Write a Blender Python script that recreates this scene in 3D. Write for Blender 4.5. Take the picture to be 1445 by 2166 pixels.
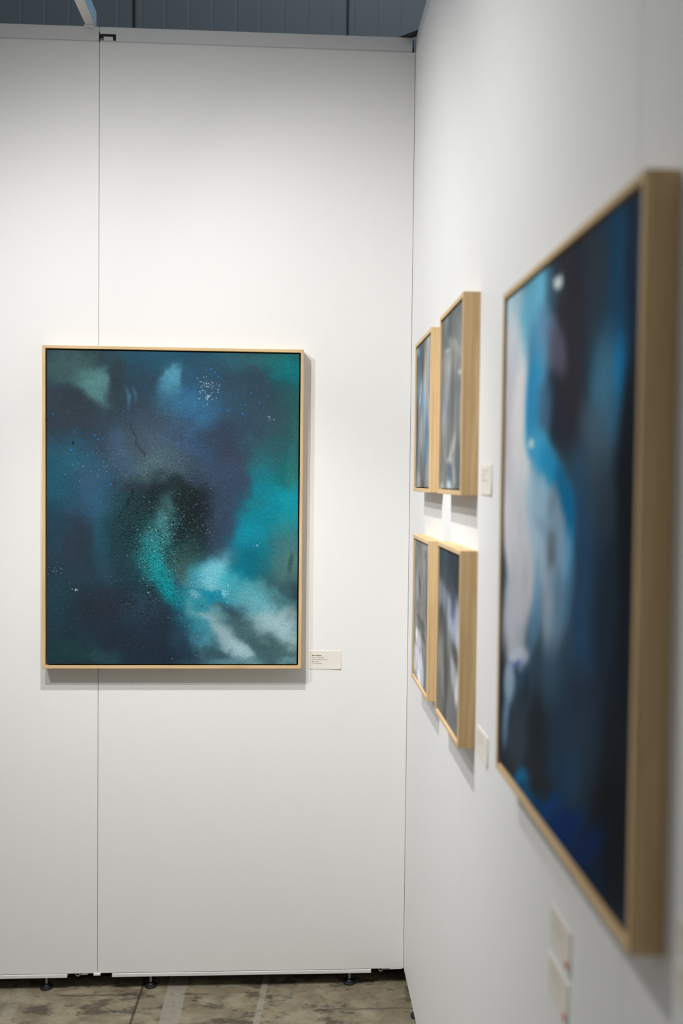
import bpy, bmesh, math, random
import numpy as np
from mathutils import Vector, Matrix

C = bpy.context.scene.collection
sc = bpy.context.scene
for o in list(bpy.data.objects):
    bpy.data.objects.remove(o)

# ------------------------------------------------------------------ camera
CAM = (-0.37872, -3.03323, 1.66163)
YAW, PITCH, ROLL, FPX = 0.0517, -0.0328, 0.0107, 1984.36
def camera():
    cy, sy, cp, sp = math.cos(YAW), math.sin(YAW), math.cos(PITCH), math.sin(PITCH)
    f = Vector((sy*cp, cy*cp, sp)); r = Vector((cy, -sy, 0)); u = r.cross(f)
    c, s = math.cos(ROLL), math.sin(ROLL)
    r2 = c*r + s*u; u2 = -s*r + c*u
    cam = bpy.data.cameras.new('camera'); o = bpy.data.objects.new('camera', cam); C.objects.link(o)
    m = Matrix((r2, u2, -f)).transposed().to_4x4(); m.translation = Vector(CAM)
    o.matrix_world = m
    cam.sensor_fit = 'VERTICAL'; cam.sensor_height = 36.0; cam.lens = FPX/2166*36.0
    cam.clip_start = 0.02
    cam.dof.use_dof = True; cam.dof.focus_distance = 3.0; cam.dof.aperture_fstop = 2.0
    sc.camera = o
camera()

# ------------------------------------------------------------------ light
vs = sc.view_settings
vs.view_transform = 'Standard'; vs.look = 'None'; vs.exposure = 0.0; vs.gamma = 1.0; vs.use_curve_mapping = False
W = bpy.data.worlds.new('hall_daylight'); sc.world = W; W.use_nodes = True
bg = W.node_tree.nodes['Background']
bg.inputs[0].default_value = (0.93, 0.97, 1.0, 1)
bg.inputs[1].default_value = 1.0
# daylight comes down from the roof of the hall; the far side of the hall is dim
_N = W.node_tree.nodes.new; _L = W.node_tree.links.new
_tc = _N('ShaderNodeTexCoord'); _sp = _N('ShaderNodeSeparateXYZ'); _L(_tc.outputs['Generated'], _sp.inputs[0])
_mr = _N('ShaderNodeMapRange'); _mr.inputs[1].default_value = -0.1; _mr.inputs[2].default_value = 0.8
_mr.inputs[3].default_value = 0.16; _mr.inputs[4].default_value = 0.55; _L(_sp.outputs[2], _mr.inputs[0])
_my = _N('ShaderNodeMapRange'); _my.inputs[1].default_value = -0.9; _my.inputs[2].default_value = 0.1
_my.inputs[3].default_value = 0.26; _my.inputs[4].default_value = 1.0; _L(_sp.outputs[1], _my.inputs[0])
_mm = _N('ShaderNodeMath'); _mm.operation = 'MULTIPLY'; _L(_mr.outputs[0], _mm.inputs[0]); _L(_my.outputs[0], _mm.inputs[1])
_L(_mm.outputs[0], bg.inputs[1])

LAMPS = [  # position, target, power, cone, colour, radius
    ((-0.90, -0.84, 3.05), (0.30, 0.10, 1.78), 9, 83, (1.0, 0.99, 0.978), 0.022),
    ((-0.74, -1.15, 2.98), (-0.66, -0.50, 0.02), 160, 78, (1.0, 0.99, 0.978), 0.022),
    ((-1.10, -1.44, 2.96), (-0.68, -0.90, 1.59), 78, 145, (1.0, 0.99, 0.978), 0.022),
    ((-1.66, -1.62, 2.97), (-0.70, 0.13, 1.56), 73, 91, (1.0, 0.99, 0.978), 0.03),
]
def spot(i, pos, tgt, power, cone, col, rad):
    l = bpy.data.lights.new('spot_light', 'SPOT'); l.energy = power; l.color = col
    l.spot_size = math.radians(cone); l.spot_blend = 1.0; l.shadow_soft_size = rad
    o = bpy.data.objects.new('spot_light', l); C.objects.link(o)
    o.location = pos
    o.rotation_euler = (Vector(tgt)-Vector(pos)).to_track_quat('-Z', 'Y').to_euler()
for i, L in enumerate(LAMPS): spot(i, *L)
# unseen overhead lamp added behind the booth to brighten the hall wall
l = bpy.data.lights.new('hall_wall_fill', 'AREA'); l.shape = 'DISK'; l.size = 0.5; l.energy = 60; l.color = (0.95, 0.98, 1.0)
o = bpy.data.objects.new('hall_wall_fill', l); C.objects.link(o); o.location = (0.6, 0.9, 7.0)

# ------------------------------------------------------------------ helpers
def s2l(c):
    c = c/255.0
    return c/12.92 if c <= 0.04045 else ((c+0.055)/1.055)**2.4
def rgb(r, g, b): return (s2l(r), s2l(g), s2l(b), 1)

def mat(name, col, rough=0.6, metal=0.0, spec=0.4, noise=None, bump=None, stretch=(1, 1, 1)):
    m = bpy.data.materials.new(name); m.use_nodes = True
    nt = m.node_tree; b = nt.nodes['Principled BSDF']
    b.inputs['Base Color'].default_value = col
    b.inputs['Roughness'].default_value = rough; b.inputs['Metallic'].default_value = metal
    b.inputs['Specular IOR Level'].default_value = spec
    tc = nt.nodes.new('ShaderNodeTexCoord'); mp = nt.nodes.new('ShaderNodeMapping')
    mp.inputs['Scale'].default_value = stretch
    nt.links.new(tc.outputs['Object'], mp.inputs[0])
    if noise:                                   # (scale, amount): gentle colour variation
        n = nt.nodes.new('ShaderNodeTexNoise'); n.inputs['Scale'].default_value = noise[0]; n.inputs['Detail'].default_value = 5
        nt.links.new(mp.outputs[0], n.inputs['Vector'])
        mr = nt.nodes.new('ShaderNodeMapRange'); mr.inputs[3].default_value = 1-noise[1]; mr.inputs[4].default_value = 1+noise[1]
        nt.links.new(n.outputs[0], mr.inputs[0])
        mx = nt.nodes.new('ShaderNodeMix'); mx.data_type = 'RGBA'; mx.blend_type = 'MULTIPLY'; mx.inputs[0].default_value = 1
        mx.inputs[6].default_value = col; nt.links.new(mr.outputs[0], mx.inputs[7]); nt.links.new(mx.outputs[2], b.inputs['Base Color'])
    if bump:                                    # (scale, strength, distance)
        n2 = nt.nodes.new('ShaderNodeTexNoise'); n2.inputs['Scale'].default_value = bump[0]; n2.inputs['Detail'].default_value = 4
        nt.links.new(mp.outputs[0], n2.inputs['Vector'])
        bp = nt.nodes.new('ShaderNodeBump'); bp.inputs['Strength'].default_value = bump[1]; bp.inputs['Distance'].default_value = bump[2]
        nt.links.new(n2.outputs[0], bp.inputs['Height']); nt.links.new(bp.outputs[0], b.inputs['Normal'])
    return m

def box(bm, x0, x1, y0, y1, z0, z1):
    vs_ = [bm.verts.new((x, y, z)) for x in (x0, x1) for y in (y0, y1) for z in (z0, z1)]
    for q in ((0, 1, 3, 2), (4, 6, 7, 5), (0, 4, 5, 1), (2, 3, 7, 6), (0, 2, 6, 4), (1, 5, 7, 3)):
        bm.faces.new([vs_[i] for i in q])
def cyl(bm, p0, p1, r0, r1=None, n=20, caps=True):
    r1 = r0 if r1 is None else r1
    p0, p1 = Vector(p0), Vector(p1); d = (p1-p0).normalized()
    a = d.orthogonal().normalized(); b = d.cross(a)
    A = [bm.verts.new(p0+(a*math.cos(t)+b*math.sin(t))*r0) for t in [2*math.pi*i/n for i in range(n)]]
    B = [bm.verts.new(p1+(a*math.cos(t)+b*math.sin(t))*r1) for t in [2*math.pi*i/n for i in range(n)]]
    for i in range(n): bm.faces.new((A[i], A[(i+1) % n], B[(i+1) % n], B[i]))
    if caps: bm.faces.new(A[::-1]); bm.faces.new(B)
def lathe(bm, prof, n=28):
    rings = [[bm.verts.new((r*math.cos(2*math.pi*i/n), r*math.sin(2*math.pi*i/n), z)) for i in range(n)] for r, z in prof]
    for a, b in zip(rings, rings[1:]):
        for i in range(n): bm.faces.new((a[i], a[(i+1) % n], b[(i+1) % n], b[i]))
    bm.faces.new(rings[0][::-1]); bm.faces.new(rings[-1])
def torus(bm, c, R, r, axis='y', n=24, k=10):
    G = []
    for i in range(n):
        a = 2*math.pi*i/n; row = []
        for j in range(k):
            t = 2*math.pi*j/k; q = R+r*math.cos(t)
            row.append(bm.verts.new((c[0]+q*math.cos(a), c[1]+r*math.sin(t), c[2]+q*math.sin(a))))
        G.append(row)
    for i in range(n):
        for j in range(k): bm.faces.new((G[i][j], G[(i+1) % n][j], G[(i+1) % n][(j+1) % k], G[i][(j+1) % k]))
def obj(name, bm, m, parent=None, bevel=0, smooth=False):
    bmesh.ops.recalc_face_normals(bm, faces=bm.faces)
    me = bpy.data.meshes.new(name); bm.to_mesh(me); bm.free()
    o = bpy.data.objects.new(name, me); C.objects.link(o); me.materials.append(m)
    if parent: o.parent = parent
    if bevel:
        md = o.modifiers.new('bevel', 'BEVEL'); md.width = bevel; md.segments = 2; md.limit_method = 'ANGLE'
    if smooth:
        for p in me.polygons: p.use_smooth = True
    return o
def boxobj(name, dims, m, parent=None, bevel=0):
    bm = bmesh.new(); box(bm, *dims); return obj(name, bm, m, parent, bevel)
def tag(o, label, cat, group=None):
    o['label'] = label; o['category'] = cat
    if group: o['group'] = group
    return o
def struct(o): o['kind'] = 'structure'; return o
def thing(name, label, cat, loc=(0, 0, 0), rz=0, group=None):
    o = bpy.data.objects.new(name, None); C.objects.link(o); o.location = loc; o.rotation_euler = (0, 0, rz)
    o.empty_display_size = 0.05
    return tag(o, label, cat, group)

# ------------------------------------------------------------------ materials
M_wall = mat('white_panel_paint', (0.84, 0.835, 0.82, 1), 0.62, 0, 0.25, noise=(2.2, 0.015), bump=(260, 0.10, 0.002))
M_wallr = mat('white_panel_paint_side', (0.84, 0.84, 0.838, 1), 0.6, 0, 0.25, noise=(2.0, 0.012), bump=(260, 0.10, 0.002))
M_rail = mat('matt_aluminium', (0.72, 0.725, 0.73, 1), 0.55, 0.0, 0.4, noise=(9, 0.05), stretch=(0.3, 1, 4))
M_alu = mat('pale_aluminium', (0.80, 0.80, 0.78, 1), 0.45, 0.0, 0.5, noise=(12, 0.04), stretch=(0.2, 1, 1))
M_dark = mat('gap_shade_black', (0.012, 0.012, 0.013, 1), 0.75, 0, 0.2, noise=(6, 0.1))
M_black = mat('black_plastic', (0.012, 0.013, 0.016, 1), 0.42, 0, 0.4, noise=(20, 0.1))
M_steel = mat('zinc_steel', (0.50, 0.55, 0.55, 1), 0.38, 0.6, 0.5, noise=(30, 0.08))
M_ring = mat('brass_tinted_steel', (0.55, 0.50, 0.38, 1), 0.4, 0.4, 0.5, noise=(30, 0.08))
M_white = mat('white_lacquer', (0.74, 0.73, 0.70, 1), 0.45, 0, 0.4, noise=(6, 0.02))
M_joint = mat('blue_grey_anodised', rgb(112, 130, 150), 0.45, 0.2, 0.4, noise=(20, 0.05))
M_blue = mat('pale_blue_edge', rgb(146, 182, 214), 0.4, 0, 0.4, noise=(6, 0.03))  # even pale blue along one edge of the beam
M_gap = mat('black_shadow_liner', (0.010, 0.009, 0.010, 1), 0.8, 0, 0.15, noise=(30, 0.1))
M_card = mat('cream_card', rgb(232, 227, 216), 0.75, 0, 0.2, noise=(40, 0.015))
M_ink = mat('grey_print', rgb(96, 90, 86), 0.8, 0, 0.1, noise=(60, 0.05))
M_ink3 = mat('pale_print', rgb(202, 197, 187), 0.8, 0, 0.1, noise=(60, 0.05))
M_ink2 = mat('dark_print', rgb(60, 54, 50), 0.8, 0, 0.1, noise=(60, 0.05))
M_red = mat('red_dot_sticker', rgb(214, 70, 60), 0.6, 0, 0.3, noise=(30, 0.03))

def wood(name, axis):
    m = bpy.data.materials.new(name); m.use_nodes = True; nt = m.node_tree; b = nt.nodes['Principled BSDF']
    b.inputs['Roughness'].default_value = 0.5; b.inputs['Specular IOR Level'].default_value = 0.3
    tc = nt.nodes.new('ShaderNodeTexCoord'); mp = nt.nodes.new('ShaderNodeMapping')
    mp.inputs['Scale'].default_value = (2.5, 60, 60) if axis == 'x' else (60, 60, 2.5)
    nt.links.new(tc.outputs['Object'], mp.inputs[0])
    n = nt.nodes.new('ShaderNodeTexNoise'); n.inputs['Scale'].default_value = 2.2; n.inputs['Detail'].default_value = 6
    n.inputs['Distortion'].default_value = 0.4
    nt.links.new(mp.outputs[0], n.inputs['Vector'])
    r = nt.nodes.new('ShaderNodeValToRGB'); r.color_ramp.elements[0].position = 0.3; r.color_ramp.elements[1].position = 0.7
    r.color_ramp.elements[0].color = WOOD0; r.color_ramp.elements[1].color = WOOD1
    nt.links.new(n.outputs[0], r.inputs[0]); nt.links.new(r.outputs[0], b.inputs['Base Color'])
    bp = nt.nodes.new('ShaderNodeBump'); bp.inputs['Strength'].default_value = 0.12; bp.inputs['Distance'].default_value = 0.001
    nt.links.new(n.outputs[0], bp.inputs['Height']); nt.links.new(bp.outputs[0], b.inputs['Normal'])
    return m
WOOD0 = rgb(200, 166, 118); WOOD1 = rgb(224, 194, 148)
M_woodh = wood('pale_oak_rail', 'x'); M_woodv = wood('pale_oak_stile', 'z')

def floor_material():
    m = bpy.data.materials.new('worn_concrete'); m.use_nodes = True; nt = m.node_tree; b = nt.nodes['Principled BSDF']
    N = nt.nodes.new; L = nt.links.new
    tc = N('ShaderNodeTexCoord')
    def noise(scale, detail, stretch=(1, 1, 1), dist=0.0, rough=0.6):
        mp = N('ShaderNodeMapping'); mp.inputs['Scale'].default_value = stretch; L(tc.outputs['Object'], mp.inputs[0])
        n = N('ShaderNodeTexNoise'); n.inputs['Scale'].default_value = scale; n.inputs['Detail'].default_value = detail
        n.inputs['Distortion'].default_value = dist; n.inputs['Roughness'].default_value = rough
        L(mp.outputs[0], n.inputs['Vector']); return n.outputs[0]
    def ramp(v, a, c):
        r = N('ShaderNodeMapRange'); r.interpolation_type = 'SMOOTHSTEP'; r.inputs[1].default_value = a; r.inputs[2].default_value = c; L(v, r.inputs[0]); return r.outputs[0]
    def mix(f, a, c, mode='MIX'):
        x = N('ShaderNodeMix'); x.data_type = 'RGBA'; x.blend_type = mode
        if isinstance(f, float): x.inputs[0].default_value = f
        else: L(f, x.inputs[0])
        for k, q in ((6, a), (7, c)):
            if isinstance(q, tuple): x.inputs[k].default_value = q
            else: L(q, x.inputs[k])
        return x.outputs[2]
    def mth(op, a, c=0.0):
        x = N('ShaderNodeMath'); x.operation = op
        for k, q in ((0, a), (1, c)):
            if isinstance(q, (int, float)): x.inputs[k].default_value = q
            else: L(q, x.inputs[k])
        return x.outputs[0]
    base = mix(ramp(noise(9, 8, (1, 1.6, 1), 0.4), 0.35, 0.68), rgb(106, 99, 81), rgb(140, 133, 112))
    base = mix(ramp(noise(34, 6), 0.4, 0.75), base, rgb(124, 110, 89))
    stain = ramp(noise(5.5, 9, (0.9, 2.0, 1), 0.25, 0.70), 0.51, 0.60)
    base = mix(mth('MULTIPLY', stain, 0.8), base, rgb(66, 58, 49))
    patch = ramp(noise(13, 10, (1, 1.6, 1), 0.2, 0.74), 0.55, 0.62)
    base = mix(mth('MULTIPLY', patch, 0.7), base, rgb(56, 54, 46))
    fleck = ramp(noise(90, 3), 0.70, 0.76)
    base = mix(mth('MULTIPLY', fleck, 0.5), base, rgb(164, 158, 142))
    sep = N('ShaderNodeSeparateXYZ'); L(tc.outputs['Object'], sep.inputs[0]); X = sep.outputs[0]; Y = sep.outputs[1]
    def band(x0, x1, slope=0.0, e=0.003):
        xs = mth('SUBTRACT', X, mth('MULTIPLY', Y, slope))
        return mth('MULTIPLY', ramp(xs, x0-e, x0+e), mth('SUBTRACT', 1.0, ramp(xs, x1-e, x1+e)))
    worn = ramp(noise(26, 6), 0.30, 0.46)
    for x0, x1, s, a in ((-0.775, -0.713, 0.0, 0.75), (-0.469, -0.449, 0.09, 0.8), (-1.266, -1.229, 0.0, 0.4), (-0.36, -0.33, 0.25, 0.16)):
        base = mix(mth('MULTIPLY', mth('MULTIPLY', band(x0, x1, s), worn), a), base, rgb(140, 136, 124))
    base = mix(mth('MULTIPLY', band(-0.861, -0.853, 0.02, 0.002), 0.8), base, rgb(46, 40, 35))
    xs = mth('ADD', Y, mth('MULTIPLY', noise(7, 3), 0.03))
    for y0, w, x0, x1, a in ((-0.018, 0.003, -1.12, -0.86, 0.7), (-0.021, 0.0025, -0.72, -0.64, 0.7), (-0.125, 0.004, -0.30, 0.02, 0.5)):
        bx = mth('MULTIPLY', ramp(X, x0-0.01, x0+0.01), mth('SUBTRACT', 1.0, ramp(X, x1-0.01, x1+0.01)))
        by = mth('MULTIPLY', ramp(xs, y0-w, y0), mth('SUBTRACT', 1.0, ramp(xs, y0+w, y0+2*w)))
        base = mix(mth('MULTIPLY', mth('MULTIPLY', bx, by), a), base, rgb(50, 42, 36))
    L(base, b.inputs['Base Color'])
    b.inputs['Roughness'].default_value = 0.62; b.inputs['Specular IOR Level'].default_value = 0.3
    bp = N('ShaderNodeBump'); bp.inputs['Strength'].default_value = 0.25; bp.inputs['Distance'].default_value = 0.002
    L(noise(60, 6), bp.inputs['Height']); L(bp.outputs[0], b.inputs['Normal'])
    return m
M_floor = floor_material()
M_hall = mat('blue_grey_steel_sheet', rgb(116, 130, 140), 0.55, 0, 0.35, noise=(1.2, 0.06), stretch=(3, 1, 0.4))
M_hallseam = mat('dark_sheet_joint', rgb(40, 44, 50), 0.6, 0, 0.3, noise=(5, 0.05))

# ------------------------------------------------------------------ setting
HT, HR, PB = 3.0806, 3.0345, 0.0557        # top of rail, top of panel, bottom of panel
T = 0.045
struct(boxobj('floor', (-7, 7, -7, 7, -0.1, 0.0), M_floor))
# back wall panels
for x0, x1 in ((-3.0, -2.0006), (-1.9994, -1.0007), (-0.9993, -0.0012)):
    struct(boxobj('wall_back', (x0, x1, 0, T, PB, HR), M_wall, bevel=0.0006))
for k in range(4):
    struct(boxobj('wall_right', (0.0, T, -(k+1)+0.0007, (T if k == 0 else -k-0.0007), PB, HR), M_wallr, bevel=0.0006))
for k in range(3):
    struct(boxobj('wall_left', (-3.045, -3.0, -(k+1)+0.0007, (T if k == 0 else -k-0.0007), PB, HR), M_wallr, bevel=0.0006))  # unseen left booth wall, added to bounce light onto the back wall
# black boards added behind the panels so the gaps stay dark
struct(boxobj('gap_shade_rear', (-3.0, 0.11, 0.085, 0.10, 0.0, HR), M_dark))
struct(boxobj('gap_shade_side', (0.085, 0.10, -4.0, 0.085, 0.0, HR), M_dark))
# top rails
n = 1
def trim(dims, m, bevel=0.001):
    global n
    o = struct(boxobj('trim_%d' % n, dims, m, bevel=bevel)); n += 1; return o
def rail_bm(a0, a1, along):
    bm = bmesh.new()
    def bb(u0, u1, t0, t1, z0, z1):
        if along == 'x': box(bm, u0, u1, t0, t1, z0, z1)
        else: box(bm, t0, t1, u0, u1, z0, z1)
    return bm, bb
for (x0, x1) in ((-3.0, -2.002), (-1.998, -1.002), (-0.9985, -0.0105)):
    bm, bb = rail_bm(x0, x1, 'x')
    if x0 > -1:      # a slot is cut in the right rail for the latch
        bb(x0, -0.9480, -0.001, T, 3.0600, HT); bb(x0, -0.9480, -0.001, T, HR+0.0035, 3.0390)
        bb(x0, -0.9480, 0.014, T, 3.0390, 3.0600); bb(-0.9480, x1, -0.001, T, HR+0.0035, HT)
    else: bb(x0, x1, -0.001, T, HR+0.0035, HT)
    bb(x0, x1, 0.0025, T-0.006, HR-0.002, HR+0.0035)
    o = struct(obj('trim_%d' % n, bm, M_rail)); n += 1
for (y0, y1) in ((-0.998, -0.002), (-1.998, -1.002), (-2.998, -2.002), (-4.0, -3.002)):
    bm, bb = rail_bm(y0, y1, 'y')
    bb(y0, y1, 0.001, T, HR+0.0035, HT); bb(y0, y1, 0.003, T-0.006, HR-0.002, HR+0.0035)
    o = struct(obj('trim_%d' % n, bm, M_rail)); n += 1
# bottom aluminium profiles
for (x0, x1) in ((-1.9, -1.097), (-0.953, -0.108)):
    bm = bmesh.new(); box(bm, x0, x1, -0.0018, T-0.004, 0.0425, 0.0535); box(bm, x0, x1, 0.004, T-0.008, 0.0535, PB)
    o = struct(obj('trim_%d' % n, bm, M_alu, bevel=0.0008)); n += 1
for (y0, y1) in ((-0.9, -0.108), (-1.9, -1.1), (-2.9, -2.1)):
    bm = bmesh.new(); box(bm, 0.003, T-0.004, y0, y1, 0.0425, 0.0525); box(bm, 0.008, T-0.008, y0, y1, 0.0525, PB)
    o = struct(obj('trim_%d' % n, bm, M_alu, bevel=0.0008)); n += 1
# exhibition hall wall of ribbed steel sheet behind the booth
def hall_wall():
    bm = bmesh.new(); y = 2.2
    xs = [-7.0]
    x = -7.0
    pitch = 0.1286
    k0 = -1.868 - pitch*40
    pts = [(-7.0, 0)]
    for k in range(0, 110):
        c = k0 + k*pitch
        pts += [(c-0.007, 0), (c-0.003, 0.0016), (c+0.003, 0.0016), (c+0.007, 0)]
    pts.append((pts[-1][0]+0.2, 0))
    lo = [bm.verts.new((px, y+d, 0)) for px, d in pts]; hi = [bm.verts.new((px, y+d, 7.0)) for px, d in pts]
    lb = [bm.verts.new((px, y+0.08, 0)) for px, d in pts]; hb = [bm.verts.new((px, y+0.08, 7.0)) for px, d in pts]
    for i in range(len(pts)-1):
        bm.faces.new((lo[i], lo[i+1], hi[i+1], hi[i])); bm.faces.new((lb[i], hb[i], hb[i+1], lb[i+1]))
        bm.faces.new((hi[i], hi[i+1], hb[i+1], hb[i]))
    struct(obj('wall_hall', bm, M_hall))
    for x in (-4.75, -3.588, -2.426, -1.264, -0.102, 1.06, 2.222):
        trim((x-0.006, x+0.006, y-0.004, y+0.001, 0.0, 7.0), M_hallseam, 0)
hall_wall()

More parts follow.
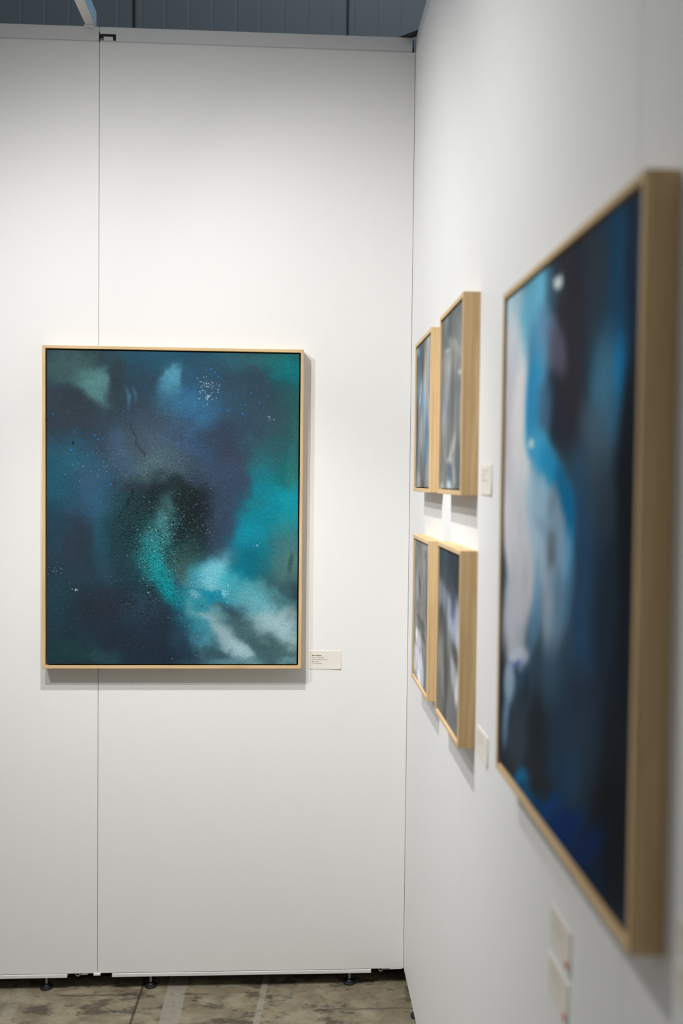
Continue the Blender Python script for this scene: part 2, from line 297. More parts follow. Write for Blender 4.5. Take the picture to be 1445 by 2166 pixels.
# ------------------------------------------------------------------ canvas designs (soft colour washes laid over one another)
GAIN_TEAL = 0.90; GAIN_SMALL = 0.95
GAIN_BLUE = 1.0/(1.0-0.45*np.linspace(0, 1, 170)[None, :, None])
PAINT = {
'deep_teal': """0.077,0.209,4.13,0.01,0.02,7.39,46,58,70,1,0.408
0.058,0.404,4.87,0.02,0.02,8.32,36,78,98,0.9,0.408
0.095,0.66,4.85,0.01,0.01,6.65,38,56,68,0.9,0.408
0.057,0.885,4.44,0.01,0,7.39,30,56,66,0.9,0.408
0.263,0.885,4.44,0,0,6.04,36,48,60,0.9,0.408
0.526,0.945,5.91,-0.01,0,11.07,31,44,58,0.9,0.408
0.376,0.795,6.67,-0,0.01,9.49,38,58,72,0.8,0.408
0.655,0.237,3.83,-0.01,0.02,6.04,48,70,94,0.9,0.408
0.376,0.163,5.97,-0,0.03,8.31,48,66,84,0.8,0.408
0.86,0.161,5.37,-0.03,0.03,8.29,46,74,90,0.9,0.408
0.6,0.463,3.82,-0.01,0.01,5.53,46,60,80,0.9,0.408
0.245,0.035,11.95,0.01,0.05,14.78,44,62,70,0.9,0.34
0.45,0.015,4.87,0.52,-1.17,17.42,27,92,118,0.9,0.476
0.375,0.072,8.96,-0,0.06,16.61,38,76,96,0.6,0.476
0.71,0.018,13.45,-0.06,0.1,26.55,26,100,120,0.5,0.476
0.673,0.071,8.83,1.89,-3.04,21.8,40,72,92,0.7,0.476
0.822,0.033,8.96,-0.05,0.1,26.54,42,96,104,0.8,0.476
0.952,0.033,8.44,3.72,-5.19,17.84,30,106,106,0.8,0.476
0.975,0.085,10.12,4.46,-5.05,17.34,2,122,130,0.9,0.476
0.86,0.131,6.66,4.7,-6.67,14.4,52,70,86,0.8,0.476
0.729,0.131,10.74,-0.05,0.05,14.75,44,74,92,0.7,0.476
0.962,0.176,13.42,-0.09,0.05,16.58,36,92,92,0.8,0.476
0.968,0.236,20.57,2.08,-0.9,13.22,34,94,90,0.6,0.612
0.869,0.221,10.73,-0.06,0.04,13.27,54,78,92,0.7,0.476
0.05,0.036,11.95,0.04,0.09,25.59,58,88,86,0.6,0.34
0.013,0.074,24.43,0.09,0.11,30.25,54,90,86,0.6,0.34
0.143,0.028,29.88,0.06,0.11,30.23,56,84,82,0.6,0.272
0.096,0.066,17.63,-3.8,6.83,46.81,46,62,66,0.7,0.34
0.152,0.1,7.33,7.07,-12.66,20.13,84,132,130,0.55,0.476
0.18,0.111,10.02,11.14,-14.91,20.57,92,146,144,0.75,0.408
0.197,0.085,22.1,-12.74,8.82,23.19,90,146,144,0.6,0.34
0.219,0.142,28,-12.6,6.63,22.32,84,132,134,0.65,0.408
0.078,0.096,16.86,7.63,-18.17,62.47,70,112,110,0.4,0.544
0.26,0.088,33.25,-5.76,1.4,11.97,44,60,70,0.8,0.34
0.264,0.19,24.4,0.02,0.08,27.7,46,62,74,0.7,0.408
0.096,0.194,7.77,5.56,-9.52,20.55,46,58,66,0.5,0.476
0.571,0.162,12.58,-2.78,1.73,11.89,42,104,142,0.8,0.476
0.618,0.192,13.42,-0.04,0.07,22.13,46,100,136,0.5,0.476
0.498,0.09,33.11,7.15,-4.14,29.74,84,156,180,0.95,0.408
0.483,0.126,30.56,10.06,-6.22,29.18,64,128,156,0.7,0.476
0.51,0.155,13.43,-0.03,0.08,23.72,52,106,136,0.5,0.476
0.323,0.145,102.04,-41.07,8.4,31.61,66,118,142,0.8,0.408
0.349,0.137,102.04,-41.09,10.5,39.5,62,108,132,0.6,0.408
0.525,0.245,13.41,-0.03,0.08,26.57,56,84,114,0.5,0.476
0.431,0.223,8.94,-0.01,0.05,16.61,60,76,92,0.5,0.476
0.571,0.298,8.11,4.66,-10.23,27.38,48,80,112,0.7,0.544
0.506,0.26,12.97,4.27,-13.71,64.19,50,62,80,0.5,0.544
0.702,0.32,17.82,-12.84,3.85,8.2,52,60,78,0.6,0.544
0.73,0.388,23.8,-6.38,1.88,10.81,50,54,72,0.7,0.51
0.786,0.304,13.4,-0.07,0.05,18.96,50,72,90,0.6,0.476
0.656,0.501,9.22,-0.03,0.01,6.99,52,66,90,0.9,0.306
0.637,0.433,8.92,-0.03,0.03,13.28,52,70,92,0.6,0.544
0.898,0.327,8.19,-8.58,6.92,10.12,44,100,104,0.7,0.408
0.861,0.402,6.86,-10.2,10.28,10.6,40,106,114,0.7,0.544
0.914,0.462,8.79,1.86,-1.48,10.54,10,138,152,0.85,0.51
0.834,0.478,8.57,-12.75,13.69,14.14,16,128,142,0.7,0.476
0.955,0.48,15.59,2.61,-1.18,10.6,0,160,180,0.9,0.612
0.862,0.5,13.37,-0.08,0.03,16.58,4,138,156,0.6,0.612
0.947,0.364,22.91,10.15,-5.05,17.34,22,104,104,0.75,0.408
0.984,0.364,38.27,-0.28,0.04,16.58,56,132,122,0.5,0.612
0.987,0.289,67.03,-0.49,0.04,13.26,44,112,100,0.4,0.612
0.824,0.523,12.92,4.22,-1.96,9.17,10,124,142,0.9,0.34
0.806,0.598,12.56,5.61,-4.55,15.61,14,136,158,0.8,0.408
0.84,0.666,12.71,-0.07,0.02,13.82,0,112,132,0.85,0.408
0.89,0.538,10.7,-0.07,0.04,22.11,2,120,134,0.5,0.476
0.834,0.478,16.75,-7.66,13.16,44.46,28,122,130,0.5,0.476
0.949,0.628,14.41,4.36,-1.69,8.48,70,124,124,0.75,0.544
0.971,0.681,22.25,-0.16,0.02,16.58,88,130,124,0.7,0.408
0.968,0.673,106.54,8.49,-1.66,30.08,52,86,88,0.9,0.34
0.679,0.538,12.09,1.53,-0.72,8.69,48,66,86,0.92,0.238
0.708,0.463,15.58,-2.78,1.26,10.95,48,66,88,0.8,0.34
0.758,0.403,25.73,-18.56,6.73,14.34,56,68,86,0.6,0.408
0.619,0.584,13.36,-0.04,0.02,14.75,46,60,78,0.7,0.408
0.409,0.328,8.65,-0.01,0.03,12.08,64,82,94,0.8,0.476
0.422,0.385,8.64,-0.01,0.04,16.61,74,100,106,0.75,0.612
0.376,0.366,13.4,-0.01,0.05,22.15,78,104,110,0.5,0.612
0.305,0.328,21.65,-6.69,2.39,11.73,60,88,112,0.75,0.272
0.236,0.328,10.72,0.01,0.03,13.3,54,70,90,0.6,0.476
0.353,0.283,25.75,-9.17,3.32,14.2,54,66,78,0.6,0.34
0.096,0.366,8.63,2.89,-3.43,16.06,36,88,108,0.8,0.476
0.03,0.434,13.38,0.05,0.02,11.09,28,84,104,0.7,0.476
0.198,0.479,11.63,0.02,0.02,10.73,50,84,112,0.85,0.476
0.152,0.404,13.39,0.03,0.05,22.17,48,72,94,0.5,0.476
0.095,0.554,13.37,0.04,0.02,13.31,42,64,82,0.6,0.476
0.23,0.599,19.04,-1.63,0.4,6.98,38,88,108,0.85,0.476
0.095,0.614,13.36,0.04,0.02,11.09,44,56,70,0.7,0.476
0.02,0.569,22.27,0.08,0.02,11.09,30,70,86,0.5,0.476
0.32,0.554,10.59,-1.85,0.94,8.23,28,64,70,0.85,0.34
0.366,0.629,8.9,-0,0.01,8.31,26,54,60,0.9,0.34
0.376,0.509,13.37,-0.01,0.03,14.77,30,66,70,0.7,0.408
0.469,0.463,7.99,1.74,-2.18,15.58,22,34,38,0.95,0.408
0.548,0.523,10.18,-1.8,1.08,9.39,20,30,34,0.95,0.374
0.572,0.614,13.36,-0.04,0.02,14.76,28,52,54,0.85,0.408
0.394,0.569,13.36,-0.01,0.02,13.29,22,46,50,0.7,0.476
0.432,0.509,14.86,-0.02,0.04,22.15,26,44,48,0.6,0.476
0.305,0.659,20.54,0.01,0.01,11.08,28,56,66,0.6,0.476
0.348,0.734,12.54,5.68,-3.64,12.49,26,52,62,0.8,0.408
0.473,0.516,37.64,8.18,-2.7,19.25,96,146,150,0.6,0.612
0.456,0.569,21.62,6.67,-2.92,14.65,78,146,148,0.6,0.612
0.428,0.614,14.76,1.91,-0.91,11.01,44,128,132,0.6,0.68
0.436,0.652,17.8,-0.02,0.02,16.61,30,136,142,0.7,0.612
0.46,0.697,17.67,-8.91,4.36,13.38,20,142,148,0.85,0.544
0.503,0.772,18.83,-14.7,5.66,11.26,2,140,150,0.95,0.306
0.554,0.825,16.78,-14.69,8.5,15.09,6,142,160,0.9,0.34
0.535,0.757,22.23,-0.05,0.03,27.67,12,140,146,0.7,0.34
0.535,0.666,26.29,-5.83,1.56,10.9,40,92,92,0.7,0.408
0.559,0.697,18.88,3.25,-1.67,14.95,66,92,92,0.8,0.374
0.572,0.644,22.26,-0.06,0.02,18.45,48,84,82,0.6,0.408
0.522,0.743,51.52,-17.3,5.33,24.66,38,80,104,0.6,0.34
0.666,0.696,10.03,-4.58,5.39,18.33,56,156,172,0.8,0.408
0.638,0.734,12.7,-0.04,0.03,25.53,70,160,180,0.7,0.408
0.7,0.707,20.07,-5.39,3.49,20.27,146,200,212,0.9,0.578
0.687,0.743,15.69,-0.06,0.04,36.88,128,190,204,0.7,0.408
0.751,0.737,10.94,9.46,-11.75,20.96,22,142,162,0.7,0.408
0.788,0.711,18.23,15.76,-15.28,27.25,0,120,142,0.7,0.408
0.638,0.776,11.55,1.22,-3.28,47.25,4,134,164,0.85,0.34
0.713,0.776,15.69,-0.07,0.03,41.48,6,136,168,0.85,0.34
0.586,0.773,44.45,-0.13,0.06,73.78,120,186,198,0.8,0.34
0.706,0.769,66.67,-0.28,0.07,82.97,150,205,220,0.8,0.34
0.854,0.764,7.73,3.84,-7.66,23.7,92,172,182,0.85,0.374
0.807,0.794,8.35,3.74,-7,24.02,84,166,182,0.8,0.408
0.942,0.782,11.55,8.21,-14.79,32.01,72,128,132,0.85,0.374
0.976,0.802,17.77,12.62,-19.01,41.15,70,108,114,0.8,0.34
0.882,0.817,8.35,3.73,-7.58,26.02,112,172,182,0.6,0.408
0.639,0.87,7.69,5.51,-6.65,14.4,74,140,158,0.85,0.408
0.601,0.84,21.87,-4.87,2.58,18.16,142,192,200,0.9,0.408
0.609,0.885,26.23,-5.85,1.86,13.07,108,168,184,0.8,0.408
0.667,0.832,12.02,12.51,-15.56,23.17,118,170,178,0.7,0.408
0.714,0.84,13.62,14.16,-24.45,36.42,96,156,166,0.6,0.408
0.733,0.907,5.99,7.18,-15.41,19.96,170,202,208,0.95,0.408
0.789,0.953,8.72,7.57,-13.87,24.78,160,198,206,0.85,0.408
0.92,0.877,8.94,3.99,-5.35,18.37,150,188,194,0.95,0.408
0.948,0.847,13.12,2.79,-4.19,29.71,152,184,190,0.8,0.408
0.973,0.915,22.19,-0.16,0.01,18.42,158,190,196,0.8,0.408
0.986,0.824,44.42,-0.33,0.03,41.44,134,152,152,0.6,0.408
0.827,0.907,7.9,10.5,-27.81,32.47,66,100,104,0.95,0.408
0.789,0.87,24.22,-0.12,0.02,36.86,74,116,120,0.7,0.476
0.939,0.945,9.54,9.21,-16.38,26.24,66,98,102,0.9,0.408
0.864,0.972,10.41,-2.82,6.92,40.51,76,116,120,0.8,0.408
0.658,0.948,17.87,8.04,-10.11,34.69,58,88,98,0.9,0.408
0.62,0.983,13.3,-0.04,0,41.5,70,120,136,0.6,0.476
0.789,0.99,8.87,-0.05,0,66.35,112,160,168,0.6,0.476
0.695,0.99,17.74,-0.07,0,47.41,90,140,152,0.6,0.476
0.977,0.987,20.46,-0.15,0,55.26,116,160,166,0.7,0.476
0.554,0.915,24.07,-3.22,1,11.79,36,56,74,0.7,0.544
0.573,0.855,12.84,11.17,-13.88,24.76,14,130,152,0.6,0.544
0.611,0.892,25.03,11.28,-7,24.02,50,136,162,0.5,0.544
0.62,0.802,20.2,4.37,-7.68,54.51,26,140,160,0.7,0.408
0.535,0.885,26.63,-0.06,0.01,22.14,44,84,106,0.5,0.476
0.038,0.78,10.67,0.04,0.01,11.09,32,62,72,0.6,0.476
0.207,0.81,10.66,0.02,0.01,16.62,40,48,60,0.8,0.476
0.254,0.689,8.9,0.01,0.02,16.62,34,56,68,0.6,0.476
0.057,0.945,8.87,0.03,0,22.18,30,62,66,0.8,0.476
0.207,0.975,11.91,2.64,-5.77,40.92,42,74,78,0.7,0.408
0.357,0.983,8.87,-0,0,47.47,30,48,60,0.6,0.476
0.432,0.87,8.88,-0.01,0.01,16.61,36,50,66,0.7,0.476
0.385,0.825,13.33,-0.01,0.01,22.15,46,70,86,0.5,0.476
0.263,0.765,13.34,0.01,0.02,25.57,42,48,60,0.5,0.476
0.316,0.435,53.54,0.01,0.14,66.47,46,54,70,0.9,0.272
0.264,0.423,133.87,0.1,0.14,66.48,48,56,72,0.8,0.306
0.336,0.449,214.12,-0.01,0.15,73.85,22,32,42,0.8,0.272
0.323,0.474,199.6,173.32,-23.53,41.88,22,34,44,0.8,0.272
0.293,0.498,205.32,213.74,-21.43,31.82,24,48,60,0.7,0.272
0.331,0.497,38.66,27.7,-133.21,287.81,24,44,54,0.6,0.272
0.361,0.283,254.75,-102.76,4.19,15.8,34,44,54,0.5,0.272
0.1,0.296,178.74,0.47,0.44,166.31,26,38,50,0.9,0.204
0.644,0.101,721.62,-2.5,1.81,534.08,196,214,212,0.8,0.272
0.681,0.103,472.99,-1.84,2.33,689.37,196,214,212,0.8,0.272
0.619,0.095,818.61,-2.61,2.03,594.45,196,214,212,0.8,0.272
0.614,0.104,441.94,-1.38,2.83,838.48,196,214,212,0.8,0.272
0.605,0.092,516.7,-1.57,2.26,660.09,196,214,212,0.8,0.272
0.608,0.125,672.17,-2.06,2.82,853.97,196,214,212,0.8,0.272
0.62,0.099,750.64,-2.4,1.77,520.84,196,214,212,0.8,0.272
0.655,0.126,872.07,-3.13,2.18,660.97,196,214,212,0.8,0.272
0.636,0.107,512.82,-1.73,1.73,514.68,196,214,212,0.8,0.272
0.651,0.094,444.41,-1.57,1.82,532.83,196,214,212,0.8,0.272
0.636,0.107,417.52,-1.41,2.54,755.07,196,214,212,0.8,0.272
0.64,0.141,471.35,-1.61,2.29,706.68,196,214,212,0.8,0.272
0.63,0.098,421.36,-1.4,2.17,637.01,196,214,212,0.8,0.272
0.641,0.14,514.15,-1.77,1.84,568.24,196,214,212,0.8,0.272
0.63,0.107,546.96,-1.81,1.93,573.68,196,214,212,0.8,0.272
0.612,0.093,464.69,-1.44,2.68,784.39,196,214,212,0.8,0.272
0.634,0.164,532.52,-1.79,1.66,527.95,196,214,212,0.8,0.272
0.628,0.133,801.11,-2.64,2.5,764.55,196,214,212,0.8,0.272
0.647,0.109,624.78,-2.19,3.66,1090.72,196,214,212,0.8,0.272
0.658,0.107,559.56,-2.03,2.45,727.4,196,214,212,0.8,0.272
0.601,0.146,416.5,-1.25,1.84,571.92,196,214,212,0.8,0.272
0.67,0.099,645.59,-2.43,2.65,779.14,196,214,212,0.8,0.272
0.652,0.104,646.52,-2.3,3.41,1009.03,196,214,212,0.8,0.272
0.675,0.117,438.58,-1.67,1.73,520.38,196,214,212,0.8,0.272
0.65,0.128,489.71,-1.73,2,608.44,196,214,212,0.8,0.272
0.623,0.104,699.94,-2.26,2.97,879.34,196,214,212,0.8,0.272
0.657,0.097,837.01,-3.03,2.47,725.66,196,214,212,0.8,0.272
0.625,0.128,833.72,-2.72,2.83,862.83,196,214,212,0.8,0.272
0.628,0.097,459.23,-1.51,1.93,568.82,196,214,212,0.8,0.272
0.651,0.113,837.11,-2.97,1.74,520.47,196,214,212,0.8,0.272
0.603,0.124,456.08,-1.38,2.06,625.46,196,214,212,0.8,0.272
0.62,0.17,508.22,-1.63,2.7,863.04,196,214,212,0.8,0.272
0.637,0.097,628.34,-2.13,1.84,542.12,196,214,212,0.8,0.272
0.593,0.081,515.34,-1.49,2.37,685.23,196,214,212,0.8,0.272
0.608,0.109,525.37,-1.61,1.98,590.72,196,214,212,0.8,0.272
0.629,0.075,599.48,-1.98,2.81,806.65,196,214,212,0.8,0.272
0.629,0.055,548.94,-1.81,3.01,845.04,196,214,212,0.8,0.272
0.628,0.091,772.72,-2.55,2.77,807.3,196,214,212,0.8,0.272
0.653,0.149,413.78,-1.48,2.14,668.78,196,214,212,0.8,0.272
0.675,0.126,484.55,-1.85,2.12,643.8,196,214,212,0.8,0.272
0.669,0.144,633.15,-2.37,1.87,580.18,196,214,212,0.8,0.272
0.606,0.13,695.93,-2.12,3.35,1021.68,196,214,212,0.8,0.272
0.619,0.078,530.19,-1.69,2.02,581.13,196,214,212,0.8,0.272
0.616,0.119,438.38,-1.39,1.98,597.39,196,214,212,0.8,0.272
0.678,0.108,561.71,-2.16,3.11,924.83,196,214,212,0.8,0.272
0.624,0.122,785.66,-2.55,1.75,530.62,196,214,212,0.8,0.272
0.633,0.143,395.29,-1.32,2.55,790.35,214,228,226,0.8,0.272
0.625,0.144,631.94,-2.06,2.02,625.2,214,228,226,0.8,0.272
0.636,0.136,444.08,-1.5,1.58,485.66,214,228,226,0.8,0.272
0.636,0.141,516.98,-1.75,1.89,583.66,214,228,226,0.8,0.272
0.644,0.136,552.42,-1.92,1.55,477.27,214,228,226,0.8,0.272
0.629,0.139,493.69,-1.63,2.61,803.89,214,228,226,0.8,0.272
0.636,0.138,520.09,-1.76,2.38,734.65,214,228,226,0.8,0.272
0.633,0.148,428.89,-1.44,1.45,452.65,214,228,226,0.8,0.272
0.875,0.213,884.51,-5.36,2,673.66,190,214,212,0.8,0.272
0.9,0.212,731.78,-4.63,1.89,635.32,190,214,212,0.8,0.272
0.88,0.202,536.88,-3.28,1.54,512.97,190,214,212,0.8,0.272
0.9,0.21,506.67,-3.21,2.12,712.43,190,214,212,0.8,0.272
0.874,0.203,469.22,-2.84,2.75,915.84,190,214,212,0.8,0.272
0.883,0.207,502.47,-3.09,2.3,771.27,190,214,212,0.8,0.272
0.88,0.204,816.83,-4.99,2.2,732.45,190,214,212,0.8,0.272
0.885,0.215,587.78,-3.62,3.17,1071.06,190,214,212,0.8,0.272
0.883,0.208,847.39,-5.21,1.64,550.66,190,214,212,0.8,0.272
0.121,0.761,513.14,1.23,0.46,518.24,226,234,232,0.8,0.272
0.112,0.761,284.96,0.71,0.31,348.38,226,234,232,0.8,0.272
0.113,0.76,352.74,0.87,0.47,525.33,226,234,232,0.8,0.272
0.099,0.758,466.88,1.23,0.65,717.37,226,234,232,0.8,0.272
0.03,0.698,915.08,3.12,0.86,763.94,130,160,164,0.8,0.272
0.032,0.69,748.6,2.54,0.67,577.88,130,160,164,0.8,0.272
-0.002,0.694,471.96,1.78,0.66,579.18,130,160,164,0.8,0.272
0.023,0.702,484.98,1.69,0.9,813.5,130,160,164,0.8,0.272
0.054,0.708,560.96,1.76,0.71,650.28,130,160,164,0.8,0.272
0.035,0.713,631.39,2.12,1.18,1106.52,130,160,164,0.8,0.272
0.058,0.694,786.48,2.43,0.75,657.58,130,160,164,0.8,0.272
0.026,0.704,522.44,1.8,0.77,697.42,130,160,164,0.8,0.272
0.037,0.701,525,1.75,0.69,620.89,130,160,164,0.8,0.272
0.009,0.69,691.53,2.52,0.81,699.55,130,160,164,0.8,0.272
0.053,0.692,735.36,2.32,0.75,651.46,130,160,164,0.8,0.272
0.04,0.673,489.54,1.61,0.96,786.71,130,160,164,0.8,0.272
0.005,0.711,639.04,2.36,1.24,1149.98,130,160,164,0.8,0.272
-0.024,0.71,732.8,2.94,1.11,1025.65,130,160,164,0.8,0.272
0.036,0.75,694.3,2.32,0.59,634.01,70,104,112,0.8,0.272
0.199,0.787,586.11,0.88,0.45,569.41,70,104,112,0.8,0.272
0.158,0.772,585.73,1.15,0.66,769.64,70,104,112,0.8,0.272
0.181,0.818,501.22,0.86,0.6,878.76,70,104,112,0.8,0.272
0.234,0.718,941.24,1.05,0.67,631.29,70,104,112,0.8,0.272
0.028,0.89,565.44,1.94,0.24,582.75,70,104,112,0.8,0.272
0.174,0.844,794.53,1.42,0.34,577.21,70,104,112,0.8,0.272
0.192,0.785,623.25,0.99,0.55,690.13,70,104,112,0.8,0.272
0.066,0.77,936.85,2.81,0.76,880.84,70,104,112,0.8,0.272
0.118,0.809,872.27,2.11,0.42,586.93,70,104,112,0.8,0.272
-0.114,0.76,548.05,2.76,0.57,631.21,70,104,112,0.8,0.272
0.081,0.767,660.61,1.87,0.54,619.46,70,104,112,0.8,0.272
0.092,0.879,487.31,1.32,0.41,916.05,70,104,112,0.8,0.272
0.129,0.797,745.26,1.72,0.72,956.83,70,104,112,0.8,0.272
0.226,0.743,828.08,1,0.71,735.6,70,104,112,0.8,0.272
0.114,0.793,578.25,1.43,0.68,876.94,70,104,112,0.8,0.272
0.118,0.85,717.82,1.74,0.68,1211.92,70,104,112,0.8,0.272
0.062,0.836,618.05,1.89,0.44,712.06,70,104,112,0.8,0.272
0.083,0.816,892.18,2.51,0.44,647.38,70,104,112,0.8,0.272
0.123,0.769,947.92,2.24,0.86,991.48,70,104,112,0.8,0.272
0.164,0.777,529.08,1.01,0.8,958.14,70,104,112,0.8,0.272
0.119,0.914,891.34,2.15,0.28,869.05,70,104,112,0.8,0.272
0.091,0.812,771.38,2.11,0.61,870.15,70,104,112,0.8,0.272
0.255,0.739,612.31,0.54,0.63,644.87,70,104,112,0.8,0.272
0.052,0.87,862.23,2.73,0.4,824.36,70,104,112,0.8,0.272
0.137,0.853,513.85,1.14,0.36,661.42,70,104,112,0.8,0.272
0.264,0.804,469.92,0.37,0.43,584.47,70,104,112,0.8,0.272
0.16,0.785,637.34,1.24,0.8,990.79,70,104,112,0.8,0.272
0.253,0.717,485.15,0.44,0.63,599.45,70,104,112,0.8,0.272
0.233,0.807,610.48,0.69,0.8,1108.38,70,104,112,0.8,0.272
0.265,0.769,525.32,0.4,0.59,687.49,70,104,112,0.8,0.272
0.065,0.823,521.13,1.58,0.39,589.02,70,104,112,0.8,0.272
0.172,0.773,732.1,1.33,0.51,607.45,70,104,112,0.8,0.272
0.089,0.739,834.53,2.29,0.62,634.39,70,104,112,0.8,0.272
0.09,0.743,692.62,1.89,0.9,938.93,70,104,112,0.8,0.272
0.187,0.758,590.26,0.97,0.58,647.21,70,104,112,0.8,0.272
0.144,0.741,904.01,1.92,1.07,1104.88,70,104,112,0.8,0.272
0.279,0.73,538.2,0.33,0.75,740.3,70,104,112,0.8,0.272
0.117,0.764,530.82,1.29,0.51,584.1,70,104,112,0.8,0.272
0.131,0.836,471.93,1.08,0.58,952.46,70,104,112,0.8,0.272
0.234,0.822,985.23,1.1,0.75,1123.66,70,104,112,0.8,0.272
0.052,0.764,820.51,2.6,0.66,749.57,70,104,112,0.8,0.272
0.114,0.896,543.09,1.34,0.35,898.39,70,104,112,0.8,0.272
0.062,0.779,788.15,2.4,0.65,785.81,70,104,112,0.8,0.272
0.124,0.853,486.03,1.15,0.32,588.51,70,104,112,0.8,0.272
0.186,0.826,970.53,1.61,0.44,681.04,70,104,112,0.8,0.272
0.072,0.788,473.52,1.39,0.8,1013.15,70,104,112,0.8,0.272
0.147,0.825,699.89,1.47,0.44,678.39,70,104,112,0.8,0.272
0.26,0.782,467.46,0.39,0.94,1154.76,70,104,112,0.8,0.272
0.113,0.74,957.41,2.37,0.84,867.8,70,104,112,0.8,0.272
0.097,0.36,945.95,2.5,1.7,707.64,150,180,186,0.8,0.272
0.247,0.344,667.76,0.64,1.48,601.28,150,180,186,0.8,0.272
0.217,0.327,744.96,0.97,1.48,584.53,150,180,186,0.8,0.272
0.259,0.341,702.2,0.59,1.69,684.99,150,180,186,0.8,0.272
0.287,0.378,573.26,0.3,1.87,803.51,150,180,186,0.8,0.272
0.1,0.363,872.59,2.28,2.49,1043.55,150,180,186,0.8,0.272
0.204,0.377,482.62,0.7,1.68,717.16,150,180,186,0.8,0.272
0.223,0.367,515.18,0.63,2.71,1139.72,150,180,186,0.8,0.272
0.12,0.359,754.33,1.81,1.65,687.97,150,180,186,0.8,0.272
0.197,0.323,742.23,1.13,2.12,833.24,150,180,186,0.8,0.272
0.282,0.328,908.94,0.52,1.44,570.16,150,180,186,0.8,0.272
0.171,0.382,986.91,1.79,2.21,952.76,150,180,186,0.8,0.272
0.234,0.382,566.02,0.63,1.45,627.18,150,180,186,0.8,0.272
0.251,0.365,754.79,0.69,1.86,779.55,150,180,186,0.8,0.272
0.202,0.393,775.06,1.14,2.02,886.42,150,180,186,0.8,0.272
0.196,0.39,706.83,1.09,1.63,712.66,150,180,186,0.8,0.272
0.223,0.352,696.64,0.86,1.87,768.24,150,180,186,0.8,0.272
0.258,0.358,822.85,0.7,1.47,611.33,150,180,186,0.8,0.272
0.112,0.377,838.84,2.08,2.21,945.41,150,180,186,0.8,0.272
0.238,0.364,518.05,0.55,2.2,921.6,150,180,186,0.8,0.272
0.145,0.366,520.75,1.1,1.6,671.65,150,180,186,0.8,0.272
0.279,0.401,912.52,0.56,1.72,764.05,150,180,186,0.8,0.272
0.312,0.395,484.5,0.12,2.02,888.6,150,180,186,0.8,0.272
0.161,0.333,577.06,1.11,1.54,617.82,150,180,186,0.8,0.272
0.198,0.402,681.87,1.03,1.48,658.25,150,180,186,0.8,0.272
0.106,0.327,971.85,2.47,1.95,773.63,150,180,186,0.8,0.272
0.216,0.366,751.91,0.99,2.53,1065.92,150,180,186,0.8,0.272
0.073,0.392,506.95,1.48,2.23,978.89,150,180,186,0.8,0.272
0.14,0.368,720.71,1.56,1.42,598.29,150,180,186,0.8,0.272
0.128,0.415,475.32,1.09,1.92,875.09,150,180,186,0.8,0.272
0.711,0.762,439.08,-1.87,0.42,476.96,190,224,232,0.8,0.272
0.721,0.744,363.84,-1.59,0.51,530.27,190,224,232,0.8,0.272
0.72,0.77,445.01,-1.93,0.4,466.12,190,224,232,0.8,0.272
0.726,0.784,549.16,-2.43,0.42,523.15,190,224,232,0.8,0.272
0.721,0.763,459.4,-2,0.59,669.54,190,224,232,0.8,0.272
0.674,0.766,478.51,-1.83,0.54,615.85,190,224,232,0.8,0.272
0.703,0.772,657.53,-2.73,0.39,461.81,190,224,232,0.8,0.272
0.701,0.761,408.97,-1.69,0.57,636.16,190,224,232,0.8,0.272
0.703,0.771,491.57,-2.04,0.47,553.39,190,224,232,0.8,0.272
0.667,0.759,616.49,-2.31,0.57,635.09,190,224,232,0.8,0.272
0.712,0.771,733.64,-3.13,0.66,774.43,190,224,232,0.8,0.272
0.678,0.774,431.18,-1.67,0.6,705.88,190,224,232,0.8,0.272
0.718,0.798,506.51,-2.19,0.34,448.47,190,224,232,0.8,0.272
0.721,0.773,561.89,-2.45,0.54,636.71,190,224,232,0.8,0.272
0.738,0.79,562.32,-2.56,0.65,829.72,190,224,232,0.8,0.272
0.702,0.784,739.68,-3.07,0.41,509.94,190,224,232,0.8,0.272
0.848,0.609,781.1,-4.51,1.25,850.4,160,214,220,0.8,0.272
0.837,0.617,604.53,-3.42,0.79,552.9,160,214,220,0.8,0.272
0.823,0.616,676.69,-3.72,0.79,545.43,160,214,220,0.8,0.272
0.836,0.615,549.45,-3.1,0.77,536.08,160,214,220,0.8,0.272
0.84,0.614,488.54,-2.78,1.28,882.31,160,214,220,0.8,0.272
0.835,0.618,636.66,-3.59,1.25,869.63,160,214,220,0.8,0.272
0.518,0.39,940.98,-1.95,1.98,863.06,110,140,144,0.8,0.272
0.449,0.478,624.65,-0.81,1.7,869.44,110,140,144,0.8,0.272
0.495,0.557,846.15,-1.53,1.87,1128.17,110,140,144,0.8,0.272
0.623,0.515,669.99,-2.18,1.38,757.16,110,140,144,0.8,0.272
0.539,0.56,579.49,-1.34,0.99,602.14,110,140,144,0.8,0.272
0.455,0.472,471.42,-0.64,1.26,633.58,110,140,144,0.8,0.272
0.49,0.519,662.2,-1.16,1.05,582.31,110,140,144,0.8,0.272
0.37,0.603,656.77,-0.27,1.17,789.62,110,140,144,0.8,0.272
0.621,0.554,487.43,-1.58,1.23,736.17,110,140,144,0.8,0.272
0.529,0.443,834.33,-1.83,1.59,758.99,110,140,144,0.8,0.272
0.427,0.441,491.83,-0.52,1.57,747.14,110,140,144,0.8,0.272
0.428,0.521,651.55,-0.69,1.51,844.01,110,140,144,0.8,0.272
0.538,0.551,918.28,-2.11,1.08,642.63,110,140,144,0.8,0.272
0.576,0.558,660.51,-1.8,1.55,933.14,110,140,144,0.8,0.272
0.247,0.485,881.9,0.86,1.25,647.57,110,140,144,0.8,0.272
0.401,0.519,577.5,-0.44,1.05,583.71,110,140,144,0.8,0.272
0.431,0.496,465.54,-0.51,1.32,700.2,110,140,144,0.8,0.272
0.546,0.492,651.83,-1.55,1.88,984.15,110,140,144,0.8,0.272
